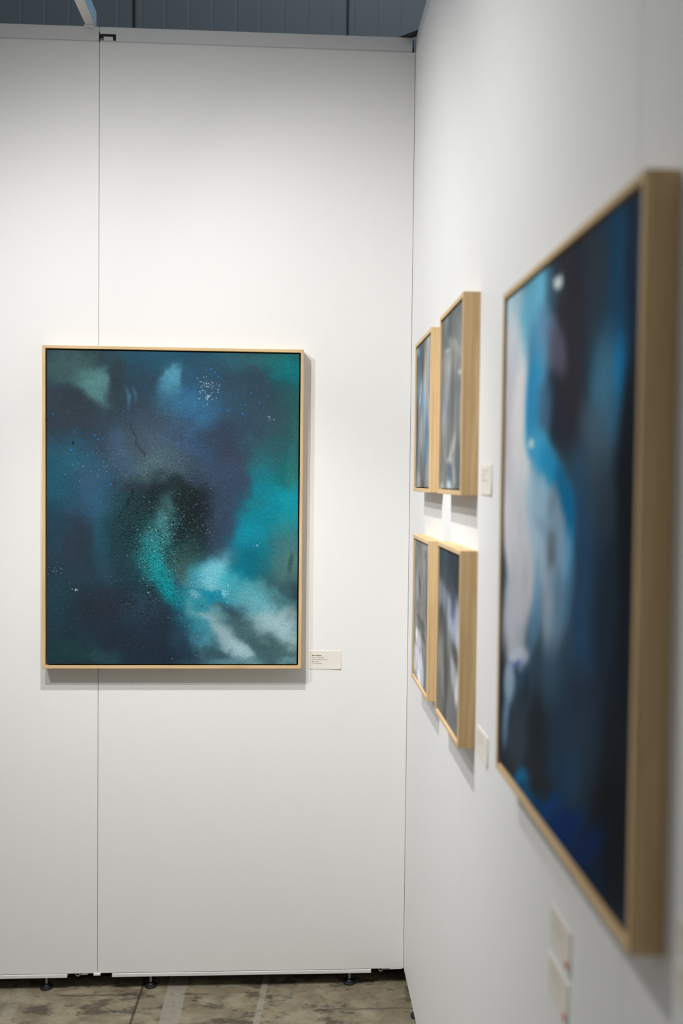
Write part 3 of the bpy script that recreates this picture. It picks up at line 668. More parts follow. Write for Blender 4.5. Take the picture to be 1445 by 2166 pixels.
0.522,0.467,905.24,-1.92,1.41,707.31,110,140,144,0.8,0.272
0.613,0.518,476.69,-1.5,1.33,734.16,110,140,144,0.8,0.272
0.559,0.499,548.37,-1.39,1.2,639.02,110,140,144,0.8,0.272
0.508,0.494,598.2,-1.17,2.01,1056.27,110,140,144,0.8,0.272
0.504,0.443,626.58,-1.2,1.32,630.69,110,140,144,0.8,0.272
0.388,0.468,820.2,-0.5,2.16,1082.27,110,140,144,0.8,0.272
0.415,0.496,664.65,-0.61,1.83,969.55,110,140,144,0.8,0.272
0.528,0.453,513.18,-1.12,1.35,659.67,110,140,144,0.8,0.272
0.432,0.349,539.7,-0.6,1.72,702.96,110,140,144,0.8,0.272
0.339,0.506,766.01,-0.05,1.39,749.61,110,140,144,0.8,0.272
0.438,0.569,597.57,-0.7,0.92,571.17,110,140,144,0.8,0.272
0.597,0.459,588.76,-1.74,1.72,846.43,110,140,144,0.8,0.272
0.417,0.495,588.5,-0.55,1.18,624.2,110,140,144,0.8,0.272
0.506,0.459,935.58,-1.81,2.21,1086.7,110,140,144,0.8,0.272
0.545,0.628,810.26,-1.93,1.22,877.53,110,140,144,0.8,0.272
0.52,0.452,552.65,-1.15,1.19,579.51,110,140,144,0.8,0.272
0.538,0.508,511.56,-1.18,1.35,732.33,110,140,144,0.8,0.272
0.402,0.499,824.72,-0.63,1.36,722.07,110,140,144,0.8,0.272
0.404,0.477,509.73,-0.4,1.69,858.68,110,140,144,0.8,0.272
0.505,0.673,801.61,-1.55,1.31,1071.62,110,140,144,0.8,0.272
0.703,0.462,631.08,-2.62,1.56,771.74,110,140,144,0.8,0.272
0.431,0.581,594.25,-0.65,1.04,665.91,110,140,144,0.8,0.272
0.432,0.489,557.71,-0.62,1.17,610.76,110,140,144,0.8,0.272
0.582,0.453,540.01,-1.51,1.44,702.24,110,140,144,0.8,0.272
0.783,0.541,876.73,-4.42,0.99,575.82,110,140,144,0.8,0.272
0.56,0.447,667.53,-1.7,1.67,805.35,110,140,144,0.8,0.272
0.538,0.62,683.16,-1.57,1.11,777.6,110,140,144,0.8,0.272
0.512,0.485,857.07,-1.72,2.02,1043.86,110,140,144,0.8,0.272
0.46,0.604,568.52,-0.81,1.06,717.45,110,140,144,0.8,0.272
0.421,0.52,544.16,-0.53,1.6,888.4,110,140,144,0.8,0.272
0.39,0.574,504.36,-0.32,0.99,619.19,110,140,144,0.8,0.272
0.361,0.541,670.96,-0.2,1.49,864.87,110,140,144,0.8,0.272
0.407,0.623,917.53,-0.76,1,709.27,110,140,144,0.8,0.272
0.544,0.641,876.47,-2.08,1.07,796.43,110,140,144,0.8,0.272
0.39,0.495,766.43,-0.49,1.08,568.81,110,140,144,0.8,0.272
0.651,0.489,881.71,-3.14,1.57,820.62,110,140,144,0.8,0.272
0.387,0.561,499.15,-0.3,1.05,638.49,110,140,144,0.8,0.272
0.365,0.531,528.19,-0.19,1.31,743.81,110,140,144,0.8,0.272
0.593,0.483,505.56,-1.47,1.21,623.39,110,140,144,0.8,0.272
0.484,0.444,584.85,-0.99,1.57,754.96,110,140,144,0.8,0.272
0.484,0.596,843.03,-1.43,1.55,1025.03,110,140,144,0.8,0.272
0.49,0.479,544.57,-0.96,1.35,689.96,110,140,144,0.8,0.272
0.459,0.606,488.86,-0.69,0.99,674.08,96,140,142,0.8,0.272
0.54,0.565,416.19,-0.97,1.76,1081.54,96,140,142,0.8,0.272
0.644,0.611,605.71,-2.11,0.88,604.74,96,140,142,0.8,0.272
0.551,0.592,521.29,-1.28,1.35,883.68,96,140,142,0.8,0.272
0.63,0.577,614.62,-2.04,1.4,883.1,96,140,142,0.8,0.272
0.568,0.582,661.07,-1.74,0.81,514.97,96,140,142,0.8,0.272
0.596,0.53,599.98,-1.77,1.31,740.9,96,140,142,0.8,0.272
0.534,0.493,721.64,-1.62,1.52,800.45,96,140,142,0.8,0.272
0.575,0.518,559.69,-1.52,0.93,512.3,96,140,142,0.8,0.272
0.61,0.496,681.63,-2.12,1.54,811.39,96,140,142,0.8,0.272
0.586,0.598,449.17,-1.27,0.78,520.29,96,140,142,0.8,0.272
0.638,0.564,428.25,-1.46,1.21,741.22,96,140,142,0.8,0.272
0.579,0.493,662.41,-1.83,1.05,551.4,96,140,142,0.8,0.272
0.51,0.543,571.12,-1.13,1.74,1013.36,96,140,142,0.8,0.272
0.546,0.534,602.76,-1.44,1.82,1040.44,96,140,142,0.8,0.272
0.609,0.568,438.37,-1.36,1.13,699.1,96,140,142,0.8,0.272
0.515,0.564,509.55,-1.04,0.94,573.89,96,140,142,0.8,0.272
0.636,0.498,641.76,-2.18,1.1,582.3,96,140,142,0.8,0.272
0.636,0.569,683.57,-2.33,0.95,584.97,96,140,142,0.8,0.272
0.571,0.443,440.79,-1.17,1.29,615.57,96,140,142,0.8,0.272
0.6,0.623,519.15,-1.56,0.75,529.47,96,140,142,0.8,0.272
0.61,0.523,516.78,-1.61,0.98,550.57,96,140,142,0.8,0.272
0.6,0.548,743.03,-2.22,1.38,815.12,96,140,142,0.8,0.272
0.571,0.6,552.32,-1.47,1.27,847.68,96,140,142,0.8,0.272
0.757,0.571,418.68,-1.99,1.18,732.53,96,140,142,0.8,0.272
0.58,0.566,788.14,-2.18,1.04,641.31,96,140,142,0.8,0.272
0.646,0.574,532.15,-1.87,0.9,564.28,96,140,142,0.8,0.272
0.64,0.565,558.61,-1.92,1.12,686.34,96,140,142,0.8,0.272
0.653,0.559,577.76,-2.07,1.49,903.49,96,140,142,0.8,0.272
0.614,0.571,767.47,-2.42,1.38,857.21,96,140,142,0.8,0.272
0.529,0.535,470.94,-1.04,1.03,588.62,96,140,142,0.8,0.272
0.619,0.55,434.15,-1.39,0.95,566.14,96,140,142,0.8,0.272
0.597,0.56,470.81,-1.39,0.91,552.77,96,140,142,0.8,0.272
0.616,0.552,463.72,-1.47,1.17,696.48,96,140,142,0.8,0.272
0.647,0.433,455.64,-1.6,1.2,563.06,96,140,142,0.8,0.272
0.624,0.429,589.31,-1.92,1.82,847.68,96,140,142,0.8,0.272
0.587,0.486,493.19,-1.4,1.17,604.24,96,140,142,0.8,0.272
0.612,0.602,584.18,-1.83,1.41,942.52,96,140,142,0.8,0.272
0.469,0.61,875.35,-1.33,0.78,536,96,140,142,0.8,0.272
0.635,0.575,561.27,-1.9,1.55,977.17,96,140,142,0.8,0.272
0.626,0.479,429.41,-1.41,1.25,640.91,96,140,142,0.8,0.272
0.544,0.519,501.03,-1.18,1.06,585.23,96,140,142,0.8,0.272
0.649,0.569,418.01,-1.48,1.49,923.01,96,140,142,0.8,0.272
0.535,0.55,642.92,-1.45,1.7,1006.64,96,140,142,0.8,0.272
0.605,0.643,487.23,-1.49,0.92,689.36,96,140,142,0.8,0.272
0.519,0.544,453.9,-0.95,1.87,1090.8,96,140,142,0.8,0.272
0.584,0.429,585.05,-1.64,1.85,864.05,96,140,142,0.8,0.272
0.588,0.581,777.43,-2.23,0.82,522.43,96,140,142,0.8,0.272
0.587,0.537,414.33,-1.18,1.07,615.7,96,140,142,0.8,0.272
0.518,0.558,535.52,-1.11,0.99,595.27,96,140,142,0.8,0.272
0.55,0.564,461.44,-1.12,1.06,648.02,96,140,142,0.8,0.272
0.557,0.586,649,-1.63,0.83,535.99,96,140,142,0.8,0.272
0.579,0.531,420.26,-1.16,1.1,625.65,96,140,142,0.8,0.272
0.525,0.548,560.49,-1.21,0.99,581.02,96,140,142,0.8,0.272
0.494,0.642,410.91,-0.74,1.29,961.39,96,140,142,0.8,0.272
0.573,0.566,679.96,-1.83,0.89,545.62,96,140,142,0.8,0.272
0.535,0.513,700.11,-1.58,0.95,521.5,96,140,142,0.8,0.272
0.596,0.555,505.45,-1.49,1.18,707.78,96,140,142,0.8,0.272
0.596,0.614,556.78,-1.64,0.91,626.31,96,140,142,0.8,0.272
0.565,0.542,486.22,-1.26,1.18,688.48,96,140,142,0.8,0.272
0.636,0.545,450.02,-1.53,1.41,826.37,96,140,142,0.8,0.272
0.671,0.523,540.47,-2.05,1.06,594.41,96,140,142,0.8,0.272
0.586,0.543,684.15,-1.94,1.65,962.92,96,140,142,0.8,0.272
0.645,0.475,543.52,-1.9,2.14,1084.17,96,140,142,0.8,0.272
0.53,0.529,512.99,-1.13,1.52,860.75,96,140,142,0.8,0.272
0.615,0.476,622.36,-1.97,1.2,609.29,96,140,142,0.8,0.272
0.492,0.451,620.66,-1.11,1.41,685.62,96,140,142,0.8,0.272
0.578,0.569,838.68,-2.3,1.49,925.76,96,140,142,0.8,0.272
0.63,0.535,610.93,-2.03,0.98,563.72,96,140,142,0.8,0.272
0.626,0.496,740.98,-2.43,1.05,555.91,96,140,142,0.8,0.272
0.586,1.069,456.1,-1.3,-0.18,696.8,150,184,194,0.8,0.272
0.566,0.876,469.76,-1.23,0.32,681.07,150,184,194,0.8,0.272
0.321,0.938,673.05,0.1,0.19,818.44,150,184,194,0.8,0.272
0.577,0.761,456.47,-1.25,0.62,690.97,150,184,194,0.8,0.272
0.592,0.97,875.57,-2.55,0.09,768.98,150,184,194,0.8,0.272
0.577,1.054,532.3,-1.46,-0.15,770.92,150,184,194,0.8,0.272
0.728,0.764,744,-3.3,0.62,697.86,150,184,194,0.8,0.272
0.628,0.921,777.07,-2.58,0.23,793.64,150,184,194,0.8,0.272
0.524,0.841,962.09,-2.06,0.54,909.64,150,184,194,0.8,0.272
0.618,0.864,752.71,-2.41,0.31,602.36,150,184,194,0.8,0.272
0.384,0.867,691.11,-0.39,0.33,669.42,150,184,194,0.8,0.272
0.448,0.696,663.32,-0.86,0.8,704.58,150,184,194,0.8,0.272
0.683,0.884,853.42,-3.36,0.51,1181.18,150,184,194,0.8,0.272
0.549,0.877,592.93,-1.44,0.34,735.92,150,184,194,0.8,0.272
0.621,0.832,576.04,-1.87,0.42,662.27,150,184,194,0.8,0.272
0.577,0.917,520.44,-1.43,0.3,967.98,150,184,194,0.8,0.272
0.534,0.85,607.73,-1.37,0.59,1055.02,150,184,194,0.8,0.272
0.612,0.738,524.66,-1.64,0.57,582.24,150,184,194,0.8,0.272
0.6,0.91,559.23,-1.68,0.23,687.01,150,184,194,0.8,0.272
0.499,0.981,510.92,-0.95,0.04,571.41,150,184,194,0.8,0.272
0.622,0.852,519.4,-1.69,0.52,931.6,150,184,194,0.8,0.272
0.658,0.829,845.65,-3.09,0.4,634.91,150,184,194,0.8,0.272
0.478,0.788,543.68,-0.89,0.48,602.6,150,184,194,0.8,0.272
0.607,0.892,480.89,-1.48,0.31,758.91,150,184,194,0.8,0.272
0.382,0.943,651.8,-0.36,0.22,1054.39,150,184,194,0.8,0.272
0.577,0.872,838.24,-2.3,0.33,685.02,150,184,194,0.8,0.272
0.752,0.968,500.22,-2.36,0.08,658.64,150,184,194,0.8,0.272
0.52,0.714,589.81,-1.24,1.02,955.14,150,184,194,0.8,0.272
0.272,1.009,530.04,0.37,-0.04,1152.4,150,184,194,0.8,0.272
0.611,0.785,754.46,-2.36,0.66,825.5,150,184,194,0.8,0.272
0.55,0.904,712.46,-1.74,0.25,694.65,150,184,194,0.8,0.272
0.683,0.889,556.01,-2.19,0.49,1189.57,150,184,194,0.8,0.272
0.605,1.034,571.61,-1.75,-0.09,670.17,150,184,194,0.8,0.272
0.481,0.85,560.29,-0.93,0.34,611.82,150,184,194,0.8,0.272
0.476,1.034,610.58,-0.98,-0.09,717.43,150,184,194,0.8,0.272
0.525,0.871,823.2,-1.78,0.55,1131.35,150,184,194,0.8,0.272
0.451,0.765,772.92,-1.02,0.53,599.53,150,184,194,0.8,0.272
0.669,1.131,610.75,-2.31,-0.28,576.49,150,184,194,0.8,0.272
0.585,0.912,604.14,-1.71,0.21,643.66,150,184,194,0.8,0.272
0.664,0.781,653.67,-2.43,0.9,1106.53,150,184,194,0.8,0.272
0.494,0.55,571.71,-1.03,0.92,545.37,150,196,198,0.8,0.272
0.462,0.616,551.55,-0.8,0.8,558.77,150,196,198,0.8,0.272
0.415,0.599,407.07,-0.37,1.49,995.05,150,196,198,0.8,0.272
0.487,0.671,583.4,-1.01,0.98,793.69,150,196,198,0.8,0.272
0.397,0.748,408.52,-0.29,0.51,541.62,150,196,198,0.8,0.272
0.358,0.637,400.41,-0.11,0.9,664,150,196,198,0.8,0.272
0.382,0.726,429.32,-0.24,0.54,528.52,150,196,198,0.8,0.272
0.403,0.771,407.66,-0.32,0.45,521.1,150,196,198,0.8,0.272
0.459,0.605,409.54,-0.58,0.76,510.88,150,196,198,0.8,0.272
0.507,0.667,431.31,-0.84,1.09,876.34,150,196,198,0.8,0.272
0.502,0.579,411.74,-0.78,0.99,625.86,150,196,198,0.8,0.272
0.478,0.589,711.61,-1.15,1.45,940.72,150,196,198,0.8,0.272
0.485,0.699,459.22,-0.78,0.56,498.78,150,196,198,0.8,0.272
0.542,0.523,409.38,-0.96,0.98,549.66,150,196,198,0.8,0.272
0.417,0.568,382.32,-0.36,0.82,505.78,150,196,198,0.8,0.272
0.426,0.635,384.32,-0.4,0.85,624.85,150,196,198,0.8,0.272
0.512,0.578,389.67,-0.78,0.89,561.04,150,196,198,0.8,0.272
0.367,0.605,549.22,-0.21,1.11,749.59,150,196,198,0.8,0.272
0.41,0.698,659.23,-0.57,0.91,802.58,150,196,198,0.8,0.272
0.484,0.604,461.46,-0.78,1.09,734.2,150,196,198,0.8,0.272
0.495,0.589,546.97,-0.99,1.15,749.42,150,196,198,0.8,0.272
0.409,0.732,425.93,-0.36,0.79,792.39,150,196,198,0.8,0.272
0.505,0.635,410.63,-0.79,1.27,928.13,150,196,198,0.8,0.272
0.464,0.708,605.07,-0.89,0.64,589.88,150,196,198,0.8,0.272
0.496,0.447,424.42,-0.77,1.63,785.17,150,196,198,0.8,0.272
0.366,0.689,517.88,-0.19,0.66,570.52,150,196,198,0.8,0.272
0.367,0.733,597.78,-0.23,0.71,715.81,150,196,198,0.8,0.272
0.396,0.567,453.35,-0.32,1.09,672.37,150,196,198,0.8,0.272
0.404,0.479,540.39,-0.43,1.47,753.9,150,196,198,0.8,0.272
0.52,0.5,397.28,-0.83,1.41,752.11,150,196,198,0.8,0.272
0.431,0.585,780.6,-0.86,0.76,491.32,150,196,198,0.8,0.272
0.428,0.631,438.78,-0.47,0.98,712.76,150,196,198,0.8,0.272
0.365,0.677,522.08,-0.19,0.6,492.13,150,196,198,0.8,0.272
0.432,0.699,555.29,-0.62,0.96,856.95,150,196,198,0.8,0.272
0.407,0.627,399.33,-0.33,0.7,500.92,150,196,198,0.8,0.272
0.405,0.558,547.55,-0.44,0.79,477.65,150,196,198,0.8,0.272
0.458,0.728,374.48,-0.52,0.95,939.43,150,196,198,0.8,0.272
0.358,0.565,413.86,-0.12,1.05,642.53,150,196,198,0.8,0.272
0.399,0.599,420.38,-0.31,0.71,473.87,150,196,198,0.8,0.272
0.471,0.527,535.14,-0.83,1.71,965.31,150,196,198,0.8,0.272
0.424,0.652,389.16,-0.4,1.04,797.75,150,196,198,0.8,0.272
0.488,0.579,434.5,-0.75,0.79,500.66,150,196,198,0.8,0.272
0.448,0.555,558.61,-0.72,0.95,569.65,150,196,198,0.8,0.272
0.46,0.674,409.87,-0.58,0.6,495.76,150,196,198,0.8,0.272
0.335,0.561,521.06,-0.01,1.22,741.27,150,196,198,0.8,0.272
0.477,0.558,385,-0.62,1.04,629.48,150,196,198,0.8,0.272
0.416,0.589,463.41,-0.43,1.28,834.8,150,196,198,0.8,0.272
0.437,0.721,581.75,-0.68,0.6,573.9,150,196,198,0.8,0.272
0.458,0.628,384.1,-0.54,0.78,562.2,150,196,198,0.8,0.272
0.44,0.684,437.2,-0.52,0.59,499.75,150,196,198,0.8,0.272
0.425,0.699,588.15,-0.61,0.53,468.97,150,196,198,0.8,0.272
0.387,0.689,663.83,-0.4,0.64,547.54,150,196,198,0.8,0.272
0.47,0.79,767.91,-1.18,0.49,624.05,150,196,198,0.8,0.272
0.459,0.658,417.53,-0.59,0.63,489.78,150,196,198,0.8,0.272
0.53,0.6,482.18,-1.06,0.74,496,150,196,198,0.8,0.272
0.506,0.646,444.11,-0.86,1.06,795.68,150,196,198,0.8,0.272
0.501,0.6,533.25,-1.01,1.05,701.05,150,196,198,0.8,0.272
0.452,0.666,412.26,-0.55,0.9,722.9,150,196,198,0.8,0.272
0.427,0.512,694.34,-0.73,0.99,543.16,150,196,198,0.8,0.272
0.51,0.696,709.44,-1.41,0.53,465.11,150,196,198,0.8,0.272
0.433,0.567,406.23,-0.45,0.98,605.64,150,196,198,0.8,0.272
0.457,0.604,452.53,-0.63,0.78,525.4,150,196,198,0.8,0.272
0.421,0.565,380.78,-0.37,1.52,931.44,150,196,198,0.8,0.272
0.353,0.595,406.06,-0.09,1.23,809.21,150,196,198,0.8,0.272
0.42,0.581,694.12,-0.67,1.24,792.34,150,196,198,0.8,0.272
0.436,0.568,533.03,-0.62,0.82,504.81,150,196,198,0.8,0.272
0.467,0.639,560.27,-0.84,0.9,666.56,150,196,198,0.8,0.272
0.397,0.584,657.55,-0.47,1,640.7,150,196,198,0.8,0.272
0.477,0.584,639.2,-1.03,0.86,552.05,150,196,198,0.8,0.272
0.319,0.65,461.85,0.07,0.82,624.14,150,196,198,0.8,0.272
0.452,0.632,522.55,-0.69,0.86,627.73,150,196,198,0.8,0.272
0.382,0.462,377.65,-0.21,1.57,778.14,150,196,198,0.8,0.272
0.462,0.588,615.34,-0.89,0.94,608.87,150,196,198,0.8,0.272
0.413,0.602,707.52,-0.63,1.19,797.16,150,196,198,0.8,0.272
0.491,0.549,652.97,-1.16,1.36,802.38,150,196,198,0.8,0.272
0.472,0.525,587.19,-0.91,1.31,735.59,150,196,198,0.8,0.272
0.369,0.584,556.76,-0.22,1.02,655.74,150,196,198,0.8,0.272
0.417,0.602,538.06,-0.5,0.78,521.14,150,196,198,0.8,0.272
0.502,0.613,759.91,-1.44,1.21,833.17,150,196,198,0.8,0.272
0.501,0.508,776.77,-1.46,0.86,467.17,150,196,198,0.8,0.272
0.325,0.606,484,0.04,1.18,797.96,16,40,48,0.8,0.272
0.427,0.521,636.88,-0.67,0.96,534.05,16,40,48,0.8,0.272
0.513,0.61,338.52,-0.68,0.6,410.33,16,40,48,0.8,0.272
0.378,0.787,406.12,-0.2,0.46,581.27,16,40,48,0.8,0.272
0.425,0.592,464.22,-0.48,1.23,807.12,16,40,48,0.8,0.272
0.423,0.566,335.24,-0.34,0.68,419.94,16,40,48,0.8,0.272
0.427,0.697,353.01,-0.37,0.62,548.24,16,40,48,0.8,0.272
0.354,0.644,389.51,-0.09,0.56,421.44,16,40,48,0.8,0.272
0.491,0.721,388.7,-0.69,0.87,832,16,40,48,0.8,0.272
0.347,0.764,548.75,-0.08,0.35,397.91,16,40,48,0.8,0.272
0.376,0.738,337.83,-0.16,0.53,541.98,16,40,48,0.8,0.272
0.276,0.704,357.42,0.23,0.61,555.08,16,40,48,0.8,0.272
0.499,0.764,410.22,-0.76,0.74,842.53,16,40,48,0.8,0.272
0.364,0.636,323.07,-0.11,0.69,508.12,16,40,48,0.8,0.272
0.49,0.564,328.15,-0.58,0.81,493.34,16,40,48,0.8,0.272
0.404,0.491,538.75,-0.43,1.57,823.05,16,40,48,0.8,0.272
0.387,0.588,417.59,-0.25,1.12,723.48,16,40,48,0.8,0.272
0.389,0.617,653.76,-0.41,0.59,409.13,16,40,48,0.8,0.272
0.417,0.632,350.97,-0.33,0.6,436.18,16,40,48,0.8,0.272
0.422,0.676,544.26,-0.55,0.49,405.32,16,40,48,0.8,0.272
0.451,0.608,375.04,-0.5,0.71,480.39,16,40,48,0.8,0.272
0.403,0.761,356.7,-0.28,0.38,430.51,16,40,48,0.8,0.272
0.511,0.525,529.96,-1.06,0.79,444.27,16,40,48,0.8,0.272
0.422,0.444,480.01,-0.48,0.83,395.77,16,40,48,0.8,0.272
0.457,0.746,383.2,-0.53,0.56,591.82,16,40,48,0.8,0.272
0.376,0.623,406.74,-0.2,1,708.35,16,40,48,0.8,0.272
0.384,0.613,574.34,-0.33,0.79,548.09,16,40,48,0.8,0.272
0.431,0.6,462.44,-0.51,0.64,428.84,16,40,48,0.8,0.272
0.428,0.661,373.17,-0.4,0.6,476.21,16,40,48,0.8,0.272
0.403,0.534,644.98,-0.5,0.79,450.56,16,40,48,0.8,0.272
0.396,0.585,595.42,-0.42,0.71,454.53,16,40,48,0.8,0.272
0.417,0.638,579.9,-0.54,0.73,538.7,16,40,48,0.8,0.272
0.459,0.577,458.53,-0.65,0.95,599.28,16,40,48,0.8,0.272
0.378,0.582,625.34,-0.31,0.81,517.75,16,40,48,0.8,0.272
0.411,0.703,502.38,-0.44,0.73,652.55,16,40,48,0.8,0.272
0.482,0.667,501.99,-0.84,0.52,418.03,16,40,48,0.8,0.272
0.403,0.618,370.99,-0.29,0.93,647.63,16,40,48,0.8,0.272
0.34,0.571,395.09,-0.03,0.93,581.52,16,40,48,0.8,0.272
0.356,0.734,403.55,-0.1,0.57,569.95,16,40,48,0.8,0.272
0.544,0.628,481.2,-1.14,0.68,489.11,16,40,48,0.8,0.272
0.382,0.748,652.3,-0.36,0.51,545.36,16,40,48,0.8,0.272
0.411,0.583,363.32,-0.32,1.03,661.58,16,40,48,0.8,0.272
0.301,0.582,609.91,0.22,1.16,737.63,16,40,48,0.8,0.272
0.407,0.715,655.99,-0.54,0.56,523.17,16,40,48,0.8,0.272
0.282,0.892,606.72,0.35,0.16,394.23,16,40,48,0.8,0.272
0.364,0.695,392.92,-0.14,0.74,649.46,16,40,48,0.8,0.272
0.329,0.582,567.65,0.03,0.85,540.37,16,40,48,0.8,0.272
0.452,0.639,377.96,-0.5,0.61,451.27,16,40,48,0.8,0.272
0.387,0.533,345.1,-0.21,1.06,602.48,16,40,48,0.8,0.272
0.32,0.734,410.46,0.06,0.65,650.37,16,40,48,0.8,0.272
0.437,0.559,438.85,-0.51,1.13,682.56,16,40,48,0.8,0.272
0.438,0.524,374.47,-0.44,0.73,408.7,16,40,48,0.8,0.272
0.339,0.47,648.73,-0.04,0.92,461.62,16,40,48,0.8,0.272
0.409,0.607,684.68,-0.58,0.71,485.66,16,40,48,0.8,0.272
0.328,0.558,419.66,0.02,0.8,483.38,16,40,48,0.8,0.272
0.439,0.568,338.38,-0.4,0.89,548.12,16,40,48,0.8,0.272
0.358,0.584,581.47,-0.16,1.04,669.33,16,40,48,0.8,0.272
0.441,0.57,325.41,-0.39,0.75,467.29,16,40,48,0.8,0.272
0.426,0.659,659.04,-0.68,0.58,453.04,16,40,48,0.8,0.272
0.332,0.522,428.56,0.01,1.14,637.38,16,40,48,0.8,0.272
0.442,0.684,449.66,-0.55,0.53,447.08,16,40,48,0.8,0.272
0.473,0.658,526.04,-0.82,0.57,447.11,16,40,48,0.8,0.272
0.407,0.568,466.92,-0.39,0.9,559.14,16,40,48,0.8,0.272
0.468,0.675,341.35,-0.52,0.9,742.48,16,40,48,0.8,0.272
0.574,0.649,580.71,-1.57,0.64,490.01,16,40,48,0.8,0.272
0.475,0.586,424.1,-0.68,0.82,528.56,16,40,48,0.8,0.272
0.305,0.582,485.46,0.15,1.02,651.84,16,40,48,0.8,0.272
0.343,0.679,646.83,-0.07,0.52,433.51,16,40,48,0.8,0.272
0.487,0.656,403.85,-0.7,0.58,449.55,16,40,48,0.8,0.272
0.477,0.785,380.33,-0.61,0.46,573.6,16,40,48,0.8,0.272
0.366,0.561,525.64,-0.19,0.75,456.42,16,40,48,0.8,0.272
0.355,0.718,680.38,-0.17,0.51,482.99,16,40,48,0.8,0.272
0.399,0.593,541.35,-0.4,0.98,642.05,16,40,48,0.8,0.272
0.426,0.63,391.77,-0.41,0.77,555.39,16,40,48,0.8,0.272
0.45,0.53,610.79,-0.8,0.84,475.7,16,40,48,0.8,0.272
0.384,0.817,570.8,-0.32,0.53,778.09,16,40,48,0.8,0.272
0.487,0.671,494.49,-0.85,0.6,490.54,16,40,48,0.8,0.272
0.454,0.716,506.75,-0.69,0.61,574.11,16,40,48,0.8,0.272
0.447,0.67,676.04,-0.86,0.6,489.65,16,40,48,0.8,0.272
0.408,0.65,333.49,-0.28,0.68,521.12,16,40,48,0.8,0.272
0.52,0.728,405.6,-0.85,0.39,383.16,14,70,84,0.8,0.272
0.445,0.734,312.74,-0.39,0.72,722.3,14,70,84,0.8,0.272
0.491,0.757,285.79,-0.51,0.65,713.51,14,70,84,0.8,0.272
0.468,0.71,414.89,-0.63,0.4,367.72,14,70,84,0.8,0.272
0.467,0.716,573.86,-0.86,0.38,353.84,14,70,84,0.8,0.272
0.528,0.728,573.6,-1.25,0.61,598.18,14,70,84,0.8,0.272
0.422,0.765,288.13,-0.29,0.31,351.3,14,70,84,0.8,0.272
0.467,0.767,429.83,-0.65,0.38,440.57,14,70,84,0.8,0.272
0.46,0.811,303.54,-0.43,0.27,378.73,14,70,84,0.8,0.272
0.503,0.779,287.16,-0.55,0.38,462.02,14,70,84,0.8,0.272
0.495,0.749,284.01,-0.52,0.44,468.11,14,70,84,0.8,0.272
0.482,0.714,377.89,-0.63,0.66,613.84,14,70,84,0.8,0.272
0.467,0.784,555.59,-0.83,0.45,561.92,14,70,84,0.8,0.272
0.455,0.748,299.61,-0.41,0.4,428.67,14,70,84,0.8,0.272
0.452,0.757,428.29,-0.57,0.4,437.45,14,70,84,0.8,0.272
0.479,0.714,441.79,-0.72,0.71,662.3,14,70,84,0.8,0.272
0.458,0.715,281.63,-0.4,0.45,426.59,14,70,84,0.8,0.272
0.459,0.708,275.01,-0.39,0.41,372.21,14,70,84,0.8,0.272
0.453,0.79,479.92,-0.65,0.3,380.13,14,70,84,0.8,0.272
0.432,0.748,336.44,-0.37,0.43,461.92,14,70,84,0.8,0.272
0.416,0.754,322.74,-0.3,0.37,405.83,14,70,84,0.8,0.272
0.421,0.755,278.16,-0.28,0.39,426.48,14,70,84,0.8,0.272
0.483,0.72,500.22,-0.84,0.43,410.68,14,70,84,0.8,0.272
0.418,0.723,315.55,-0.3,0.47,456.42,14,70,84,0.8,0.272
0.455,0.785,447.9,-0.61,0.48,594.09,14,70,84,0.8,0.272
0.419,0.738,284.49,-0.27,0.48,485.39,14,70,84,0.8,0.272
0.454,0.745,396.29,-0.54,0.58,604.18,14,70,84,0.8,0.272
0.524,0.708,284.98,-0.61,0.52,477.49,14,70,84,0.8,0.272
0.489,0.733,427.91,-0.75,0.34,345.06,14,70,84,0.8,0.272
0.449,0.702,417.35,-0.54,0.49,435.37,14,70,84,0.8,0.272
0.454,0.703,454.18,-0.62,0.57,509.49,14,70,84,0.8,0.272
0.462,0.762,407.35,-0.59,0.6,672,14,70,84,0.8,0.272
0.469,0.725,407.93,-0.62,0.43,415.73,14,70,84,0.8,0.272
0.446,0.765,416.52,-0.53,0.3,340.76,14,70,84,0.8,0.272
0.472,0.734,403.27,-0.63,0.45,450.9,14,70,84,0.8,0.272
0.477,0.778,362.8,-0.59,0.39,473.36,14,70,84,0.8,0.272
0.481,0.753,355.46,-0.59,0.32,347.53,14,70,84,0.8,0.272
0.544,0.704,292.38,-0.69,0.77,694.26,14,70,84,0.8,0.272
0.439,0.758,480.55,-0.57,0.38,415.91,14,70,84,0.8,0.272
0.506,0.705,308.61,-0.6,0.38,345.16,14,70,84,0.8,0.272
0.363,0.802,610.94,-0.21,0.33,447.05,24,36,48,0.8,0.272
0.433,0.836,505.35,-0.57,0.27,436.43,24,36,48,0.8,0.272
0.367,0.859,615.3,-0.23,0.31,585.66,24,36,48,0.8,0.272
0.46,0.838,405.32,-0.58,0.3,501.43,24,36,48,0.8,0.272
0.441,0.886,393.66,-0.48,0.24,569.86,24,36,48,0.8,0.272
0.422,0.753,385.8,-0.38,0.37,401.52,24,36,48,0.8,0.272
0.354,0.833,582.28,-0.14,0.48,765.37,24,36,48,0.8,0.272
0.394,0.846,412.33,-0.28,0.25,428.96,24,36,48,0.8,0.272
0.459,0.871,399.15,-0.57,0.32,656.41,24,36,48,0.8,0.272
0.333,0.84,373.31,-0,0.4,664.92,24,36,48,0.8,0.272
0.375,0.825,444.96,-0.21,0.33,510.65,24,36,48,0.8,0.272
0.282,0.853,432.79,0.25,0.22,405.63,24,36,48,0.8,0.272
0.431,0.782,453.63,-0.5,0.44,538.32,24,36,48,0.8,0.272
0.383,0.868,360.36,-0.2,0.3,603.83,24,36,48,0.8,0.272
